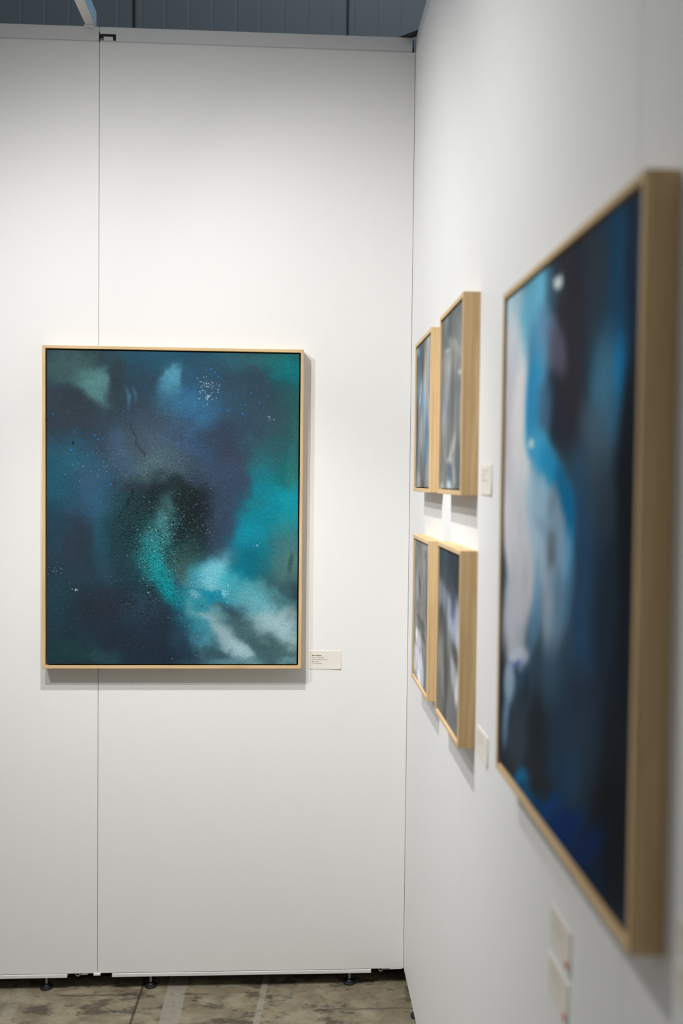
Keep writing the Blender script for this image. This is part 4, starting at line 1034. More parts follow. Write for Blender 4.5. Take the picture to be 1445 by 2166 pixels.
0.448,0.834,430.06,-0.55,0.34,552.93,24,36,48,0.8,0.272
0.488,0.761,581.94,-1.01,0.53,593.79,24,36,48,0.8,0.272
0.4,0.841,325.93,-0.25,0.34,579.61,24,36,48,0.8,0.272
0.475,0.764,615.15,-0.98,0.44,498.33,24,36,48,0.8,0.272
0.411,0.792,323.78,-0.28,0.4,514.54,24,36,48,0.8,0.272
0.418,0.78,301.21,-0.29,0.39,475.19,24,36,48,0.8,0.272
0.291,0.8,322.27,0.15,0.45,606.75,24,36,48,0.8,0.272
0.387,0.81,572.36,-0.34,0.49,689.19,24,36,48,0.8,0.272
0.446,0.836,357.57,-0.46,0.31,511.09,24,36,48,0.8,0.272
0.454,0.845,294.16,-0.4,0.32,555.73,24,36,48,0.8,0.272
0.397,0.807,431.17,-0.31,0.37,518.6,24,36,48,0.8,0.272
0.506,0.815,431.92,-0.84,0.47,678.56,24,36,48,0.8,0.272
0.472,0.821,454.72,-0.71,0.31,459.11,24,36,48,0.8,0.272
0.412,0.81,311.29,-0.27,0.51,716.32,24,36,48,0.8,0.272
0.519,0.833,624.56,-1.3,0.36,580.63,24,36,48,0.8,0.272
0.465,0.856,482.71,-0.72,0.25,466.15,24,36,48,0.8,0.272
0.521,0.837,299.56,-0.63,0.33,549.1,24,36,48,0.8,0.272
0.539,0.842,300.49,-0.7,0.31,519.1,24,36,48,0.8,0.272
0.355,0.832,296.17,-0.07,0.32,504.68,24,36,48,0.8,0.272
0.277,0.773,294.55,0.19,0.35,408.73,24,36,48,0.8,0.272
0.619,0.81,300.9,-0.97,0.38,538.54,24,36,48,0.8,0.272
0.396,0.828,400.53,-0.28,0.39,601.6,24,36,48,0.8,0.272
0.413,0.763,368.36,-0.33,0.52,586.64,24,36,48,0.8,0.272
0.35,0.794,516.9,-0.1,0.31,397.5,24,36,48,0.8,0.272
0.249,0.805,540.53,0.52,0.47,649.92,24,36,48,0.8,0.272
0.502,0.829,379.54,-0.72,0.32,508.03,24,36,48,0.8,0.272
0.592,0.062,796.15,-2.29,3.02,852.97,44,60,84,0.8,0.272
0.499,0.172,545.75,-1.01,2.84,910.89,44,60,84,0.8,0.272
0.624,0.141,682.69,-2.22,3.82,1181.62,44,60,84,0.8,0.272
0.593,0.117,886.25,-2.57,3.85,1158.55,44,60,84,0.8,0.272
0.679,0.043,743.32,-2.87,4.35,1205.89,44,60,84,0.8,0.272
0.619,0.202,887.48,-2.84,3.03,1009.17,44,60,84,0.8,0.272
0.63,0.249,534.54,-1.77,2.79,986.09,44,60,84,0.8,0.272
0.378,0.103,574.21,-0.29,3.25,962.06,44,60,84,0.8,0.272
0.339,0.242,940.53,-0.06,2.24,787.69,44,60,84,0.8,0.272
0.44,0.151,640.49,-0.76,2.44,762.64,44,60,84,0.8,0.272
0.526,0.208,466.3,-1,2.05,687.92,44,60,84,0.8,0.272
0.631,0.195,688.32,-2.29,3.5,1154.49,44,60,84,0.8,0.272
0.463,0.244,771.67,-1.12,2.79,980.73,44,60,84,0.8,0.272
0.673,0.149,752.91,-2.86,2.04,636.28,44,60,84,0.8,0.272
0.501,0.142,985.96,-1.85,2.28,705.46,44,60,84,0.8,0.272
0.542,0.135,526.56,-1.23,1.94,595.21,44,60,84,0.8,0.272
0.577,0.217,490.36,-1.34,2.03,690.52,44,60,84,0.8,0.272
0.565,0.145,536.53,-1.39,2.52,783.87,44,60,84,0.8,0.272
0.762,0.192,537.48,-2.58,3.02,992.88,44,60,84,0.8,0.272
0.757,0.312,755.67,-3.58,1.5,580.84,44,60,84,0.8,0.272
0.672,0.087,717.93,-2.71,3.41,992.37,44,60,84,0.8,0.272
0.725,0.14,769.14,-3.37,2.37,730.38,44,60,84,0.8,0.272
0.687,0.212,702.25,-2.78,3.27,1101.45,44,60,84,0.8,0.272
0.542,0.191,845.34,-1.97,2.73,897.35,44,60,84,0.8,0.272
0.564,0.123,872.61,-2.25,2.14,648.3,44,60,84,0.8,0.272
0.503,0.113,685.68,-1.3,3.86,1157.43,44,60,84,0.8,0.272
0.575,0.093,692.76,-1.87,3.96,1157.07,44,60,84,0.8,0.272
0.675,0.266,501.11,-1.92,2.11,762.86,44,60,84,0.8,0.272
0.777,0.214,889.97,-4.41,3.54,1195.97,44,60,84,0.8,0.272
0.81,0.062,960.65,-5.11,2.3,649.8,44,60,84,0.8,0.272
0.626,0.157,950.37,-3.11,1.86,584.88,44,60,84,0.8,0.272
0.549,0.108,592.42,-1.43,3.65,1087.37,44,60,84,0.8,0.272
0.507,0.171,582.62,-1.13,2.5,802.66,44,60,84,0.8,0.272
0.616,0.099,647.26,-2.04,2.69,791.75,44,60,84,0.8,0.272
0.485,0.231,778.06,-1.32,2.89,999.67,44,60,84,0.8,0.272
0.701,0.148,962.52,-3.95,2.29,712.69,44,60,84,0.8,0.272
0.656,0.171,751.36,-2.71,3.13,1004.29,44,60,84,0.8,0.272
0.709,0.223,538.46,-2.26,2.15,734.39,44,60,84,0.8,0.272
0.529,0.239,615.2,-1.35,2.63,918.98,44,60,84,0.8,0.272
0.538,0.171,548.38,-1.25,2.54,813.96,44,60,84,0.8,0.272
0.602,0.257,553.8,-1.66,3.16,1130.25,44,60,84,0.8,0.272
0.569,0.12,477.16,-1.26,2.86,864.31,44,60,84,0.8,0.272
0.774,0.186,515.19,-2.53,3.41,1113.7,44,60,84,0.8,0.272
0.463,0.267,493.78,-0.72,2.54,920.14,44,60,84,0.8,0.272
0.482,0.186,587.44,-0.97,1.77,577.89,44,60,84,0.8,0.272
0.711,0.115,462.6,-1.95,3.52,1054.8,44,60,84,0.8,0.272
0.744,0.08,583.27,-2.68,2.43,701.17,44,60,84,0.8,0.272
0.671,0.065,786.35,-2.96,2.21,627.94,44,60,84,0.8,0.272
0.541,0.184,645.02,-1.5,2.04,664.86,44,60,84,0.8,0.272
0.422,0.096,842.74,-0.83,2.26,662.75,44,60,84,0.8,0.272
0.332,0.489,894.69,0.01,1.84,963.76,96,120,126,0.8,0.272
0.226,0.252,606.68,0.73,2.99,1062.01,96,120,126,0.8,0.272
0.555,0.3,467.56,-1.16,1.95,738.99,96,120,126,0.8,0.272
0.216,0.33,617.91,0.81,2.72,1082.73,96,120,126,0.8,0.272
0.278,0.298,633.02,0.39,2.33,885.42,96,120,126,0.8,0.272
0.387,0.404,522.7,-0.31,1.79,801.25,96,120,126,0.8,0.272
0.199,0.309,586.08,0.88,2.47,951.34,96,120,126,0.8,0.272
0.532,0.373,551.3,-1.23,1.58,672.71,96,120,126,0.8,0.272
0.238,0.309,469.54,0.5,1.58,609.1,96,120,126,0.8,0.272
0.334,0.312,985.91,-0.01,2.27,876.73,96,120,126,0.8,0.272
0.204,0.257,603.4,0.88,2.07,740.63,96,120,126,0.8,0.272
0.36,0.362,638.34,-0.19,1.92,800.95,96,120,126,0.8,0.272
0.203,0.318,547.75,0.8,1.49,580.47,96,120,126,0.8,0.272
0.388,0.446,690.6,-0.42,2.17,1044.83,96,120,126,0.8,0.272
0.198,0.323,588.43,0.89,2.26,888.58,96,120,126,0.8,0.272
0.404,0.337,607.21,-0.48,2.86,1149.95,96,120,126,0.8,0.272
0.354,0.274,971.04,-0.22,2.75,1007.49,96,120,126,0.8,0.272
0.278,0.4,524.93,0.32,2.61,1158.79,96,120,126,0.8,0.272
0.301,0.229,535.92,0.2,2.16,744.06,96,120,126,0.8,0.272
0.402,0.276,933,-0.72,3.21,1178.42,96,120,126,0.8,0.272
0.308,0.4,558.01,0.16,1.34,595.08,96,120,126,0.8,0.272
0.39,0.398,844.9,-0.53,1.59,705.79,96,120,126,0.8,0.272
0.122,0.358,513.24,1.21,1.76,732.57,96,120,126,0.8,0.272
0.291,0.315,515.34,0.24,2.86,1111.14,96,120,126,0.8,0.272
0.22,0.279,593.09,0.75,2.06,761.83,96,120,126,0.8,0.272
0.389,0.399,727.47,-0.45,1.46,649.1,96,120,126,0.8,0.272
0.414,0.461,571.35,-0.51,1.79,884.35,96,120,126,0.8,0.272
0.556,0.465,715.1,-1.79,1.28,639.3,96,120,126,0.8,0.272
0.473,0.185,579.94,-0.91,3.09,1005.96,96,120,126,0.8,0.272
0.392,0.376,465.64,-0.31,1.67,710.83,96,120,126,0.8,0.272
0.243,0.464,953.71,0.97,1.58,786.28,96,120,126,0.8,0.272
0.394,0.33,855.02,-0.58,1.78,706.23,96,120,126,0.8,0.272
0.275,0.211,698.58,0.46,2.84,959.05,96,120,126,0.8,0.272
0.292,0.495,464.08,0.22,1.24,657.06,96,120,126,0.8,0.272
0.408,0.334,533.09,-0.44,1.75,701.36,96,120,126,0.8,0.272
0.436,0.271,509.73,-0.58,3.22,1174.15,96,120,126,0.8,0.272
0.295,0.418,675.65,0.29,1.95,893.71,96,120,126,0.8,0.272
0.201,0.308,698.84,1.03,2.52,969.6,96,120,126,0.8,0.272
0.406,0.228,619.7,-0.5,2.1,721.57,96,120,126,0.8,0.272
0.325,0.446,527.47,0.05,1.25,603.38,96,120,126,0.8,0.272
0.389,0.357,678.23,-0.42,2.86,1185.32,96,120,126,0.8,0.272
0.431,0.371,635.49,-0.69,1.38,583.87,96,120,126,0.8,0.272
0.452,0.418,867.16,-1.16,1.95,892.32,96,120,126,0.8,0.272
0.512,0.338,694.52,-1.39,1.45,581.28,96,120,126,0.8,0.272
0.254,0.274,933.03,0.82,2.1,771.24,96,120,126,0.8,0.272
0.3,0.329,587.11,0.22,1.73,685.81,96,120,126,0.8,0.272
0.479,0.371,596.08,-0.97,2.11,891.84,96,120,126,0.8,0.272
0.638,0.404,706.55,-2.41,1.57,698.89,96,120,126,0.8,0.272
0.412,0.387,656.7,-0.58,1.39,605.71,96,120,126,0.8,0.272
0.436,0.246,727.23,-0.83,3.02,1063.28,96,120,126,0.8,0.272
0.417,0.397,592.04,-0.55,2.23,986.42,96,120,126,0.8,0.272
0.582,0.371,574.87,-1.6,1.66,700.69,96,120,126,0.8,0.272
0.505,0.382,708.83,-1.36,2.34,1009.73,96,120,126,0.8,0.272
0.483,0.473,953.68,-1.6,1.82,918.7,96,120,126,0.8,0.272
0.374,0.456,638.49,-0.29,1.82,890.57,96,120,126,0.8,0.272
0.444,0.393,868.98,-1.08,1.99,871.92,96,120,126,0.8,0.272
0.313,0.36,691.91,0.16,1.49,621.83,96,120,126,0.8,0.272
0.283,0.379,644.38,0.36,1.62,693.99,96,120,126,0.8,0.272
0.233,0.369,642.7,0.73,1.37,579.89,96,120,126,0.8,0.272
0.462,0.384,523.41,-0.75,1.73,750.35,96,120,126,0.8,0.272
0.554,0.458,617.09,-1.53,1.21,595.44,96,120,126,0.8,0.272
0.413,0.38,874.5,-0.78,1.35,578.24,96,120,126,0.8,0.272
0.343,0.4,502.05,-0.05,2.08,922.19,96,120,126,0.8,0.272
0.394,0.373,858.73,-0.59,1.86,790.39,96,120,126,0.8,0.272
0.36,0.261,463.94,-0.14,1.71,613.99,96,120,126,0.8,0.272
0.45,0.364,459.07,-0.6,1.58,661.72,96,120,126,0.8,0.272
0.444,0.437,661.69,-0.82,1.51,714.45,96,120,126,0.8,0.272
0.397,0.364,930.73,-0.66,1.51,631.84,96,120,126,0.8,0.272
0.444,0.469,531.29,-0.66,1.56,783.38,96,120,126,0.8,0.272
0.493,0.216,659.17,-1.18,2.83,960.83,96,120,126,0.8,0.272
0.403,0.415,570.09,-0.44,1.56,712.66,96,120,126,0.8,0.272
0.51,0.264,591.86,-1.17,1.65,595.23,96,120,126,0.8,0.272
0.383,0.399,509.42,-0.28,2.11,933.25,96,120,126,0.8,0.272
0.384,0.286,946.64,-0.53,2.02,753.56,96,120,126,0.8,0.272
0.365,0.479,519.98,-0.19,1.41,721.38,96,120,126,0.8,0.272
0.445,0.221,620.42,-0.77,1.97,672.39,96,120,126,0.8,0.272
0.344,0.13,492.08,-0.06,1.93,590.59,96,120,126,0.8,0.272
0.419,0.218,703.22,-0.67,1.93,655.33,96,120,126,0.8,0.272
0.403,0.337,654.2,-0.51,2.93,1177.91,96,120,126,0.8,0.272
0.576,0.294,517.09,-1.4,2.17,816.64,96,120,126,0.8,0.272
0.664,0.064,268.81,-0.99,1.17,331.91,20,112,200,0.9,0.272
0.677,0.076,268.77,-1.03,1.16,331.9,20,112,200,0.9,0.272
0.807,0.128,268.62,-1.42,1.09,331.73,20,112,200,0.9,0.272
0.783,0.164,268.51,-1.35,1.04,331.76,20,112,200,0.9,0.272
0.716,0.181,268.46,-1.15,1.02,331.85,20,112,200,0.9,0.272
0.772,0.191,268.43,-1.32,1.01,331.78,20,112,200,0.9,0.272
0.839,0.161,268.52,-1.52,1.05,331.69,20,112,200,0.9,0.272
0.685,0.18,268.46,-1.05,1.03,331.89,20,112,200,0.9,0.272
0.649,0.053,268.84,-0.95,1.18,331.93,20,112,200,0.9,0.272
0.022,0.201,268.4,0.94,1,332.73,20,112,200,0.9,0.272
0.105,0.26,268.22,0.68,0.92,332.62,20,112,200,0.9,0.272
0.187,0.27,268.19,0.44,0.91,332.52,20,112,200,0.9,0.272
0.2,0.283,268.15,0.4,0.89,332.5,20,112,200,0.9,0.272
0.092,0.315,268.05,0.72,0.85,332.64,20,112,200,0.9,0.272
0.252,0.425,267.73,0.24,0.72,332.43,20,112,200,0.9,0.272
0.873,0.138,268.58,-1.62,1.08,331.65,20,112,200,0.9,0.272""",
'blue_white': """0.593,0.374,0.74,-0.06,-0.01,1.43,36,50,64,1,0.34
0.924,0.311,8.62,-0.64,-0.14,2.98,30,44,60,0.9,0.34
0.859,0.082,6.75,-0.5,-1.36,7.54,26,60,88,0.9,0.408
0.724,0.057,11.57,-0.9,-1.57,8.73,48,56,66,0.9,0.34
0.572,0.123,8.18,-0.66,-0.9,6.76,48,46,54,0.98,0.238
0.611,0.266,10.12,-0.81,-0.81,13.03,50,48,54,0.95,0.272
0.552,0.294,18.18,-12.42,-0.3,20.78,46,46,62,0.8,0.34
0.42,0.044,10.62,-0.89,-3.2,19.93,58,86,104,0.9,0.34
0.886,0.126,26.07,-1.94,-1.5,9.57,24,66,98,0.8,0.408
0.946,0.06,45.11,-3.3,-1.62,7.97,26,38,50,0.9,0.34
0.82,0.238,12.75,-0.97,-1.14,13.3,62,112,138,0.9,0.408
0.899,0.225,30.03,-2.23,-1.67,17.05,20,120,176,0.95,0.34
0.776,0.305,10.07,-0.77,-1.1,23.71,68,90,106,0.8,0.408
0.875,0.302,18.48,-1.38,-1.26,25.11,50,98,128,0.7,0.408
0.705,0.382,8.33,-0.65,-0.05,19.46,54,80,100,0.8,0.408
0.815,0.355,12.59,-0.96,-0.45,24.18,66,86,98,0.7,0.408
0.678,0.434,10.75,-0.85,0.34,13.4,40,74,102,0.9,0.34
0.82,0.417,11.12,-0.85,0.28,16.12,46,62,74,0.8,0.408
0.702,0.537,10.95,-0.86,0.73,9,36,66,96,0.9,0.408
0.716,0.646,12.75,-1,3.19,22.58,38,78,116,0.8,0.408
0.662,0.623,15.66,-1.25,2.06,16.47,40,68,98,0.7,0.408
0.969,0.471,17.35,-1.27,0.2,3.77,20,22,28,0.95,0.34
0.929,0.701,8.44,-0.63,0.99,5.09,20,24,32,0.9,0.408
0.895,0.896,6.66,-0.5,2.85,9.25,19,20,24,0.95,0.34
0.821,0.603,12.46,-0.95,1.39,11.07,32,46,62,0.7,0.408
0.099,0.273,4.75,-0.43,-0.14,3.03,226,226,232,1,0.15
0.194,0.484,5.57,-2.05,0.25,4.82,220,221,228,1,0.17
0.133,0.651,7.57,1.41,0.93,9.36,206,210,220,0.95,0.238
0.092,0.021,5.98,-0.54,-2.2,14.79,176,214,230,0.95,0.34
0.278,0.053,7.65,5.26,-2.02,11.58,112,194,224,0.95,0.306
0.083,0.097,10.51,-0.95,-2.01,17.15,214,224,230,0.8,0.34
0.341,0.075,16.9,-1.44,-4.06,28.78,110,180,210,0.6,0.34
0.414,0.449,6.07,-3.59,0.5,9.71,152,186,208,0.95,0.272
0.483,0.563,7.82,0.6,0.55,7.1,136,164,188,0.95,0.272
0.428,0.373,7.98,-14.17,1.31,18.44,150,190,210,0.6,0.34
0.347,0.145,9.87,-0.84,-1.58,14.39,84,146,180,0.95,0.272
0.435,0.126,12.69,-10.43,-1.69,19.64,98,138,166,0.9,0.272
0.505,0.163,15.98,-8.45,-1.77,20.52,90,86,104,0.9,0.272
0.303,0.238,12.43,1.1,-0.75,10.23,48,142,188,0.98,0.238
0.406,0.253,15.53,-1.31,-1.05,16.83,76,112,142,0.85,0.34
0.363,0.329,9.06,-14.43,0.74,18.15,66,158,198,0.95,0.272
0.467,0.373,11.16,-21.47,1.51,18.52,34,140,186,0.95,0.272
0.568,0.413,17.4,-17.89,1.27,20.57,14,112,162,0.95,0.272
0.61,0.467,33.31,-2.68,0.59,14.35,6,108,158,0.95,0.238
0.597,0.514,33.21,4.8,1.13,21.32,96,156,194,0.9,0.272
0.608,0.56,38.26,11.01,1.26,18.31,70,120,154,0.8,0.34
0.483,0.431,26.56,14.72,-0.28,30.12,112,134,150,0.7,0.34
0.475,0.514,23.36,-7.7,2.18,30.05,92,100,106,0.95,0.34
0.417,0.483,17.89,-35.09,2.69,21.92,120,150,172,0.5,0.34
0.562,0.508,28.47,-2.32,1.28,20.96,130,172,202,0.8,0.34
0.38,0.528,14.12,-11.27,1.79,18.96,176,198,214,0.7,0.34
0.461,0.623,24.86,-8.37,1.48,11.89,160,172,188,0.7,0.34
0.501,0.652,18.99,-1.57,3.14,24.27,134,160,182,0.8,0.34
0.541,0.598,27.73,-2.27,1.86,17.72,92,132,162,0.7,0.34
0.345,0.619,29.72,7.39,1.02,11.28,110,160,194,0.8,0.34
0.314,0.676,24.1,13.56,1.59,15.77,86,134,168,0.8,0.34
0.269,0.783,7.91,4.42,2.24,15.4,56,90,116,0.95,0.272
0.419,0.748,8.15,-0.69,2.46,14.54,60,82,98,0.8,0.34
0.55,0.71,9.26,-0.76,2.5,15.5,54,84,106,0.7,0.34
0.155,0.716,10.78,-0.97,3.56,25.93,188,194,206,0.9,0.272
0.177,0.737,4.27,-24.47,10.56,40.78,204,212,228,0.95,0.238
0.143,0.758,6.66,-28.21,28.14,115.86,72,92,160,0.9,0.34
0.088,0.804,15.24,-1.39,3.41,20.13,164,190,210,0.95,0.272
0.052,0.891,26.72,5.07,2.72,14.13,120,152,182,0.9,0.272
0.224,0.819,19.65,13.91,2.65,17.52,44,54,70,0.8,0.272
0.206,0.898,7.72,1.99,2.69,13.15,58,72,82,0.95,0.272
0.387,0.859,8.38,-3.83,2.41,10.33,40,46,54,0.95,0.272
0.329,0.943,11.13,-0.97,4.63,18.47,44,48,54,0.8,0.34
0.11,0.978,15.37,-1.4,8.16,33.65,50,58,66,0.7,0.34
0.594,0.813,7.21,-0.59,2.75,12.62,36,56,76,0.8,0.408
0.717,0.727,8.25,-0.65,2.79,15,38,52,70,0.7,0.408
0.599,0.876,9.63,-0.78,5.27,21.03,30,58,84,0.8,0.408
0.2,0.99,14.76,29.97,3.01,31.28,22,108,156,0.95,0.272
0.297,1.002,13.96,29.15,2.23,30.18,14,84,130,0.9,0.272
0.458,0.975,13.67,27.17,1.41,21.13,8,58,108,0.95,0.272
0.59,0.974,13.49,23.12,1.73,16.22,4,40,92,0.95,0.272
0.721,0.979,15.17,21.95,2.4,15.87,10,36,80,0.9,0.34
0.435,0.938,9.44,-0.8,9.47,36.34,38,44,52,0.85,0.272
0.796,0.998,18.3,22.42,4.87,24.39,14,30,52,0.8,0.34
0.499,0.039,34.4,-2.82,-11.69,69.04,214,226,226,0.95,0.238
0.292,0.311,44.65,-3.86,-3.13,93,214,230,236,0.9,0.272""",
'ul': """0.507,0.511,0.79,-0.11,-0.05,1.04,134,136,136,1,0.34
0.769,0.185,3.38,-0.44,-0.33,3.6,160,160,156,0.9,0.34
0.673,0.363,4.71,-0.62,-0.27,4,164,161,154,0.8,0.34
0.357,0.115,7.7,-1.04,-0.49,5.16,98,102,106,0.9,0.34
0.1,0.191,7.26,-1,-0.31,3.75,104,136,158,0.95,0.272
0.043,0.025,7.19,-0.99,-3.35,33.22,128,186,218,0.95,0.272
0.421,0.346,7.28,5.73,-0.8,10.34,120,146,166,0.7,0.34
0.494,0.415,7.9,-1.06,-1.6,26.11,104,148,182,0.8,0.34
0.291,0.354,23.92,14.4,-0.75,10.2,176,186,190,0.8,0.272
0.601,0.516,8.08,-1.07,-0.27,5.28,128,150,172,0.8,0.34
0.741,0.647,11.1,-1.46,-0.23,6.43,96,128,158,0.8,0.34
0.091,0.624,9.57,-1.32,-0.13,3.73,86,92,98,0.9,0.34
0.367,0.666,5.99,2.4,-0.19,5.13,158,160,160,0.8,0.34
0.666,0.77,6.53,-0.87,-0.22,10.62,104,132,150,0.8,0.34
0.327,0.861,5.02,-0.68,-0.08,7.65,126,128,128,0.8,0.34
0.856,0.851,8.52,-1.11,-0.13,10.85,156,166,172,0.7,0.34
0.866,0.928,5.68,-0.74,-0.03,13.02,174,174,174,0.8,0.34
0.539,0.991,10.51,-1.41,0.13,26.09,104,106,106,0.8,0.34
0.206,0.959,5.85,-0.81,0.02,15.08,156,156,156,0.7,0.34""",
'ur': """0.53,0.511,0.78,-0.09,-0.07,1.16,124,127,126,1,0.34
0.259,0.088,3.14,-0.38,-0.61,5.29,106,112,112,0.9,0.34
0.687,0.087,3.54,-0.41,-0.81,6.55,122,126,126,0.7,0.34
0.599,0.205,6.21,-19.86,-0.56,16.64,166,168,164,0.7,0.272
0.436,0.267,1.94,7.77,-1.64,11.91,156,157,152,0.8,0.34
0.273,0.203,9.02,-21.93,-4,69.22,182,182,178,0.8,0.34
0.614,0.335,4.02,-0.47,-0.84,9.69,144,146,142,0.6,0.34
0.858,0.369,10.35,-1.18,-5.69,66.91,176,180,174,0.9,0.272
0.868,0.457,6.48,-0.74,-1.45,20.08,96,102,106,0.8,0.34
0.176,0.352,5.34,-0.65,-0.48,6.08,160,158,152,0.7,0.34
0.735,0.498,6.22,-0.72,-0.51,7.87,110,116,122,0.6,0.34
0.152,0.543,7.05,-0.86,-0.33,6.05,158,168,178,0.8,0.34
0.474,0.587,11.27,3.59,-0.31,5.41,106,108,108,0.7,0.34
0.692,0.649,9.47,5.67,-0.35,6.49,160,158,154,0.6,0.34
0.331,0.687,5.37,3.38,-0.34,7.4,146,146,142,0.7,0.34
0.807,0.604,10.14,-1.17,-0.33,6.62,118,118,118,0.6,0.34
0.582,0.774,11.09,18.58,-0.64,12.55,180,180,176,0.85,0.306
0.46,0.838,6.07,-27.6,2.23,40.47,178,180,176,0.8,0.34
0.836,0.856,8.47,-0.98,-0.11,7.95,92,98,102,0.9,0.34
0.468,0.904,7.62,-0.91,-0.11,17.14,88,98,108,0.9,0.34
0.684,0.931,16.17,-10.92,0.09,14.89,150,154,154,0.8,0.34
0.1,0.902,6.9,-0.85,-0.07,11.96,112,114,114,0.7,0.34
0.433,0.979,9.04,-1.08,0.15,37.49,172,184,192,0.8,0.34
0.111,0.985,13.81,-1.7,0.22,44.86,160,168,172,0.7,0.34
0.811,0.982,10.06,-1.16,0.19,39.55,90,94,98,0.7,0.34""",
'll': """0.502,0.445,0.62,-0.08,0.12,1.17,152,152,150,1,0.34
0.288,0.079,3.7,-0.5,0.55,9.91,140,140,138,0.7,0.34
0.738,0.086,16.43,-2.13,1.87,31.31,108,108,106,0.8,0.34
0.386,0.306,22.17,-15.18,0.94,10.69,92,92,90,0.95,0.272
0.866,0.377,11.22,-1.45,0.25,2.64,112,114,114,0.8,0.34
0.059,0.178,14.06,-1.93,0.47,7.24,126,126,124,0.7,0.34
0.239,0.471,14.54,-1.97,2.09,21.04,116,116,114,0.8,0.34
0.317,0.547,5.57,-35.11,4.05,27.77,112,112,110,0.7,0.34
0.616,0.58,4.98,-11.49,2.91,21.55,104,106,106,0.9,0.306
0.689,0.652,8.28,-19.3,2.75,19,100,102,102,0.9,0.306
0.2,0.697,7.18,-0.98,1.51,12.2,150,152,154,0.6,0.34
0.338,0.697,4.82,-9.06,1.72,12.24,236,237,242,1,0.17
0.293,0.871,2.61,-2.45,1.12,7.36,230,231,240,1,0.204
0.499,0.908,3.9,-3.59,1.05,6.54,224,226,238,1,0.204
0.078,0.833,13.93,-1.92,1.98,14.42,180,184,196,0.8,0.34
0.366,0.911,10.71,-27.8,4.93,29.23,190,194,206,0.7,0.34
0.846,0.918,8.28,-1.08,0.84,5.24,124,126,128,0.95,0.272
0.168,0.975,9.45,-1.29,5.62,36.36,176,178,188,0.6,0.34""",
'lr': """0.445,0.588,0.75,-0.09,0.16,1.14,118,119,118,1,0.34
0.384,0.073,1.2,1.45,0.22,5.14,60,74,84,1,0.306
0.758,0.179,4.12,-0.47,0.36,4.26,60,64,70,0.95,0.34
0.163,0.159,3.67,-6.63,1.11,11.58,84,90,94,0.6,0.34
0.178,0.285,3.29,-9.05,0.83,6.84,140,148,158,0.85,0.34
0.482,0.338,2.92,-7.86,0.96,7.12,150,160,176,0.9,0.34
0.748,0.441,3.19,-7.07,1.4,9.31,178,186,206,0.95,0.306
0.855,0.325,12.67,-1.44,1.38,12.95,176,184,206,0.9,0.34
0.689,0.29,6.91,-0.79,0.94,9.49,84,92,104,0.7,0.34
0.124,0.432,6.87,-0.83,1.29,11.69,86,88,88,0.8,0.34
0.274,0.499,5.36,-0.64,1.09,8.93,112,112,108,0.7,0.34
0.589,0.514,7.79,-0.91,2.42,18.65,160,164,170,0.6,0.34
0.802,0.565,6.93,-9.85,2.02,12.66,98,98,96,0.8,0.34
0.667,0.637,9.85,-14.47,1.55,9.3,186,186,184,0.8,0.34
0.777,0.699,6.06,-6.51,1.5,8.63,196,198,206,0.95,0.306
0.884,0.759,10.12,-1.15,1.66,9.7,206,208,220,0.95,0.306
0.394,0.733,11.02,-1.3,0.94,6.04,92,92,92,0.8,0.34
0.574,0.758,15.43,-1.8,1.01,6.19,138,138,136,0.6,0.34
0.248,0.868,10.56,-1.27,1.01,5.91,132,132,130,0.7,0.34
0.761,0.912,4.86,-0.56,2.42,12.68,116,120,124,0.8,0.34
0.489,0.963,5.62,-0.66,2.33,12.2,122,122,120,0.6,0.34
0.921,0.907,8.5,-0.96,2.52,12.98,96,100,104,0.7,0.34"""
}

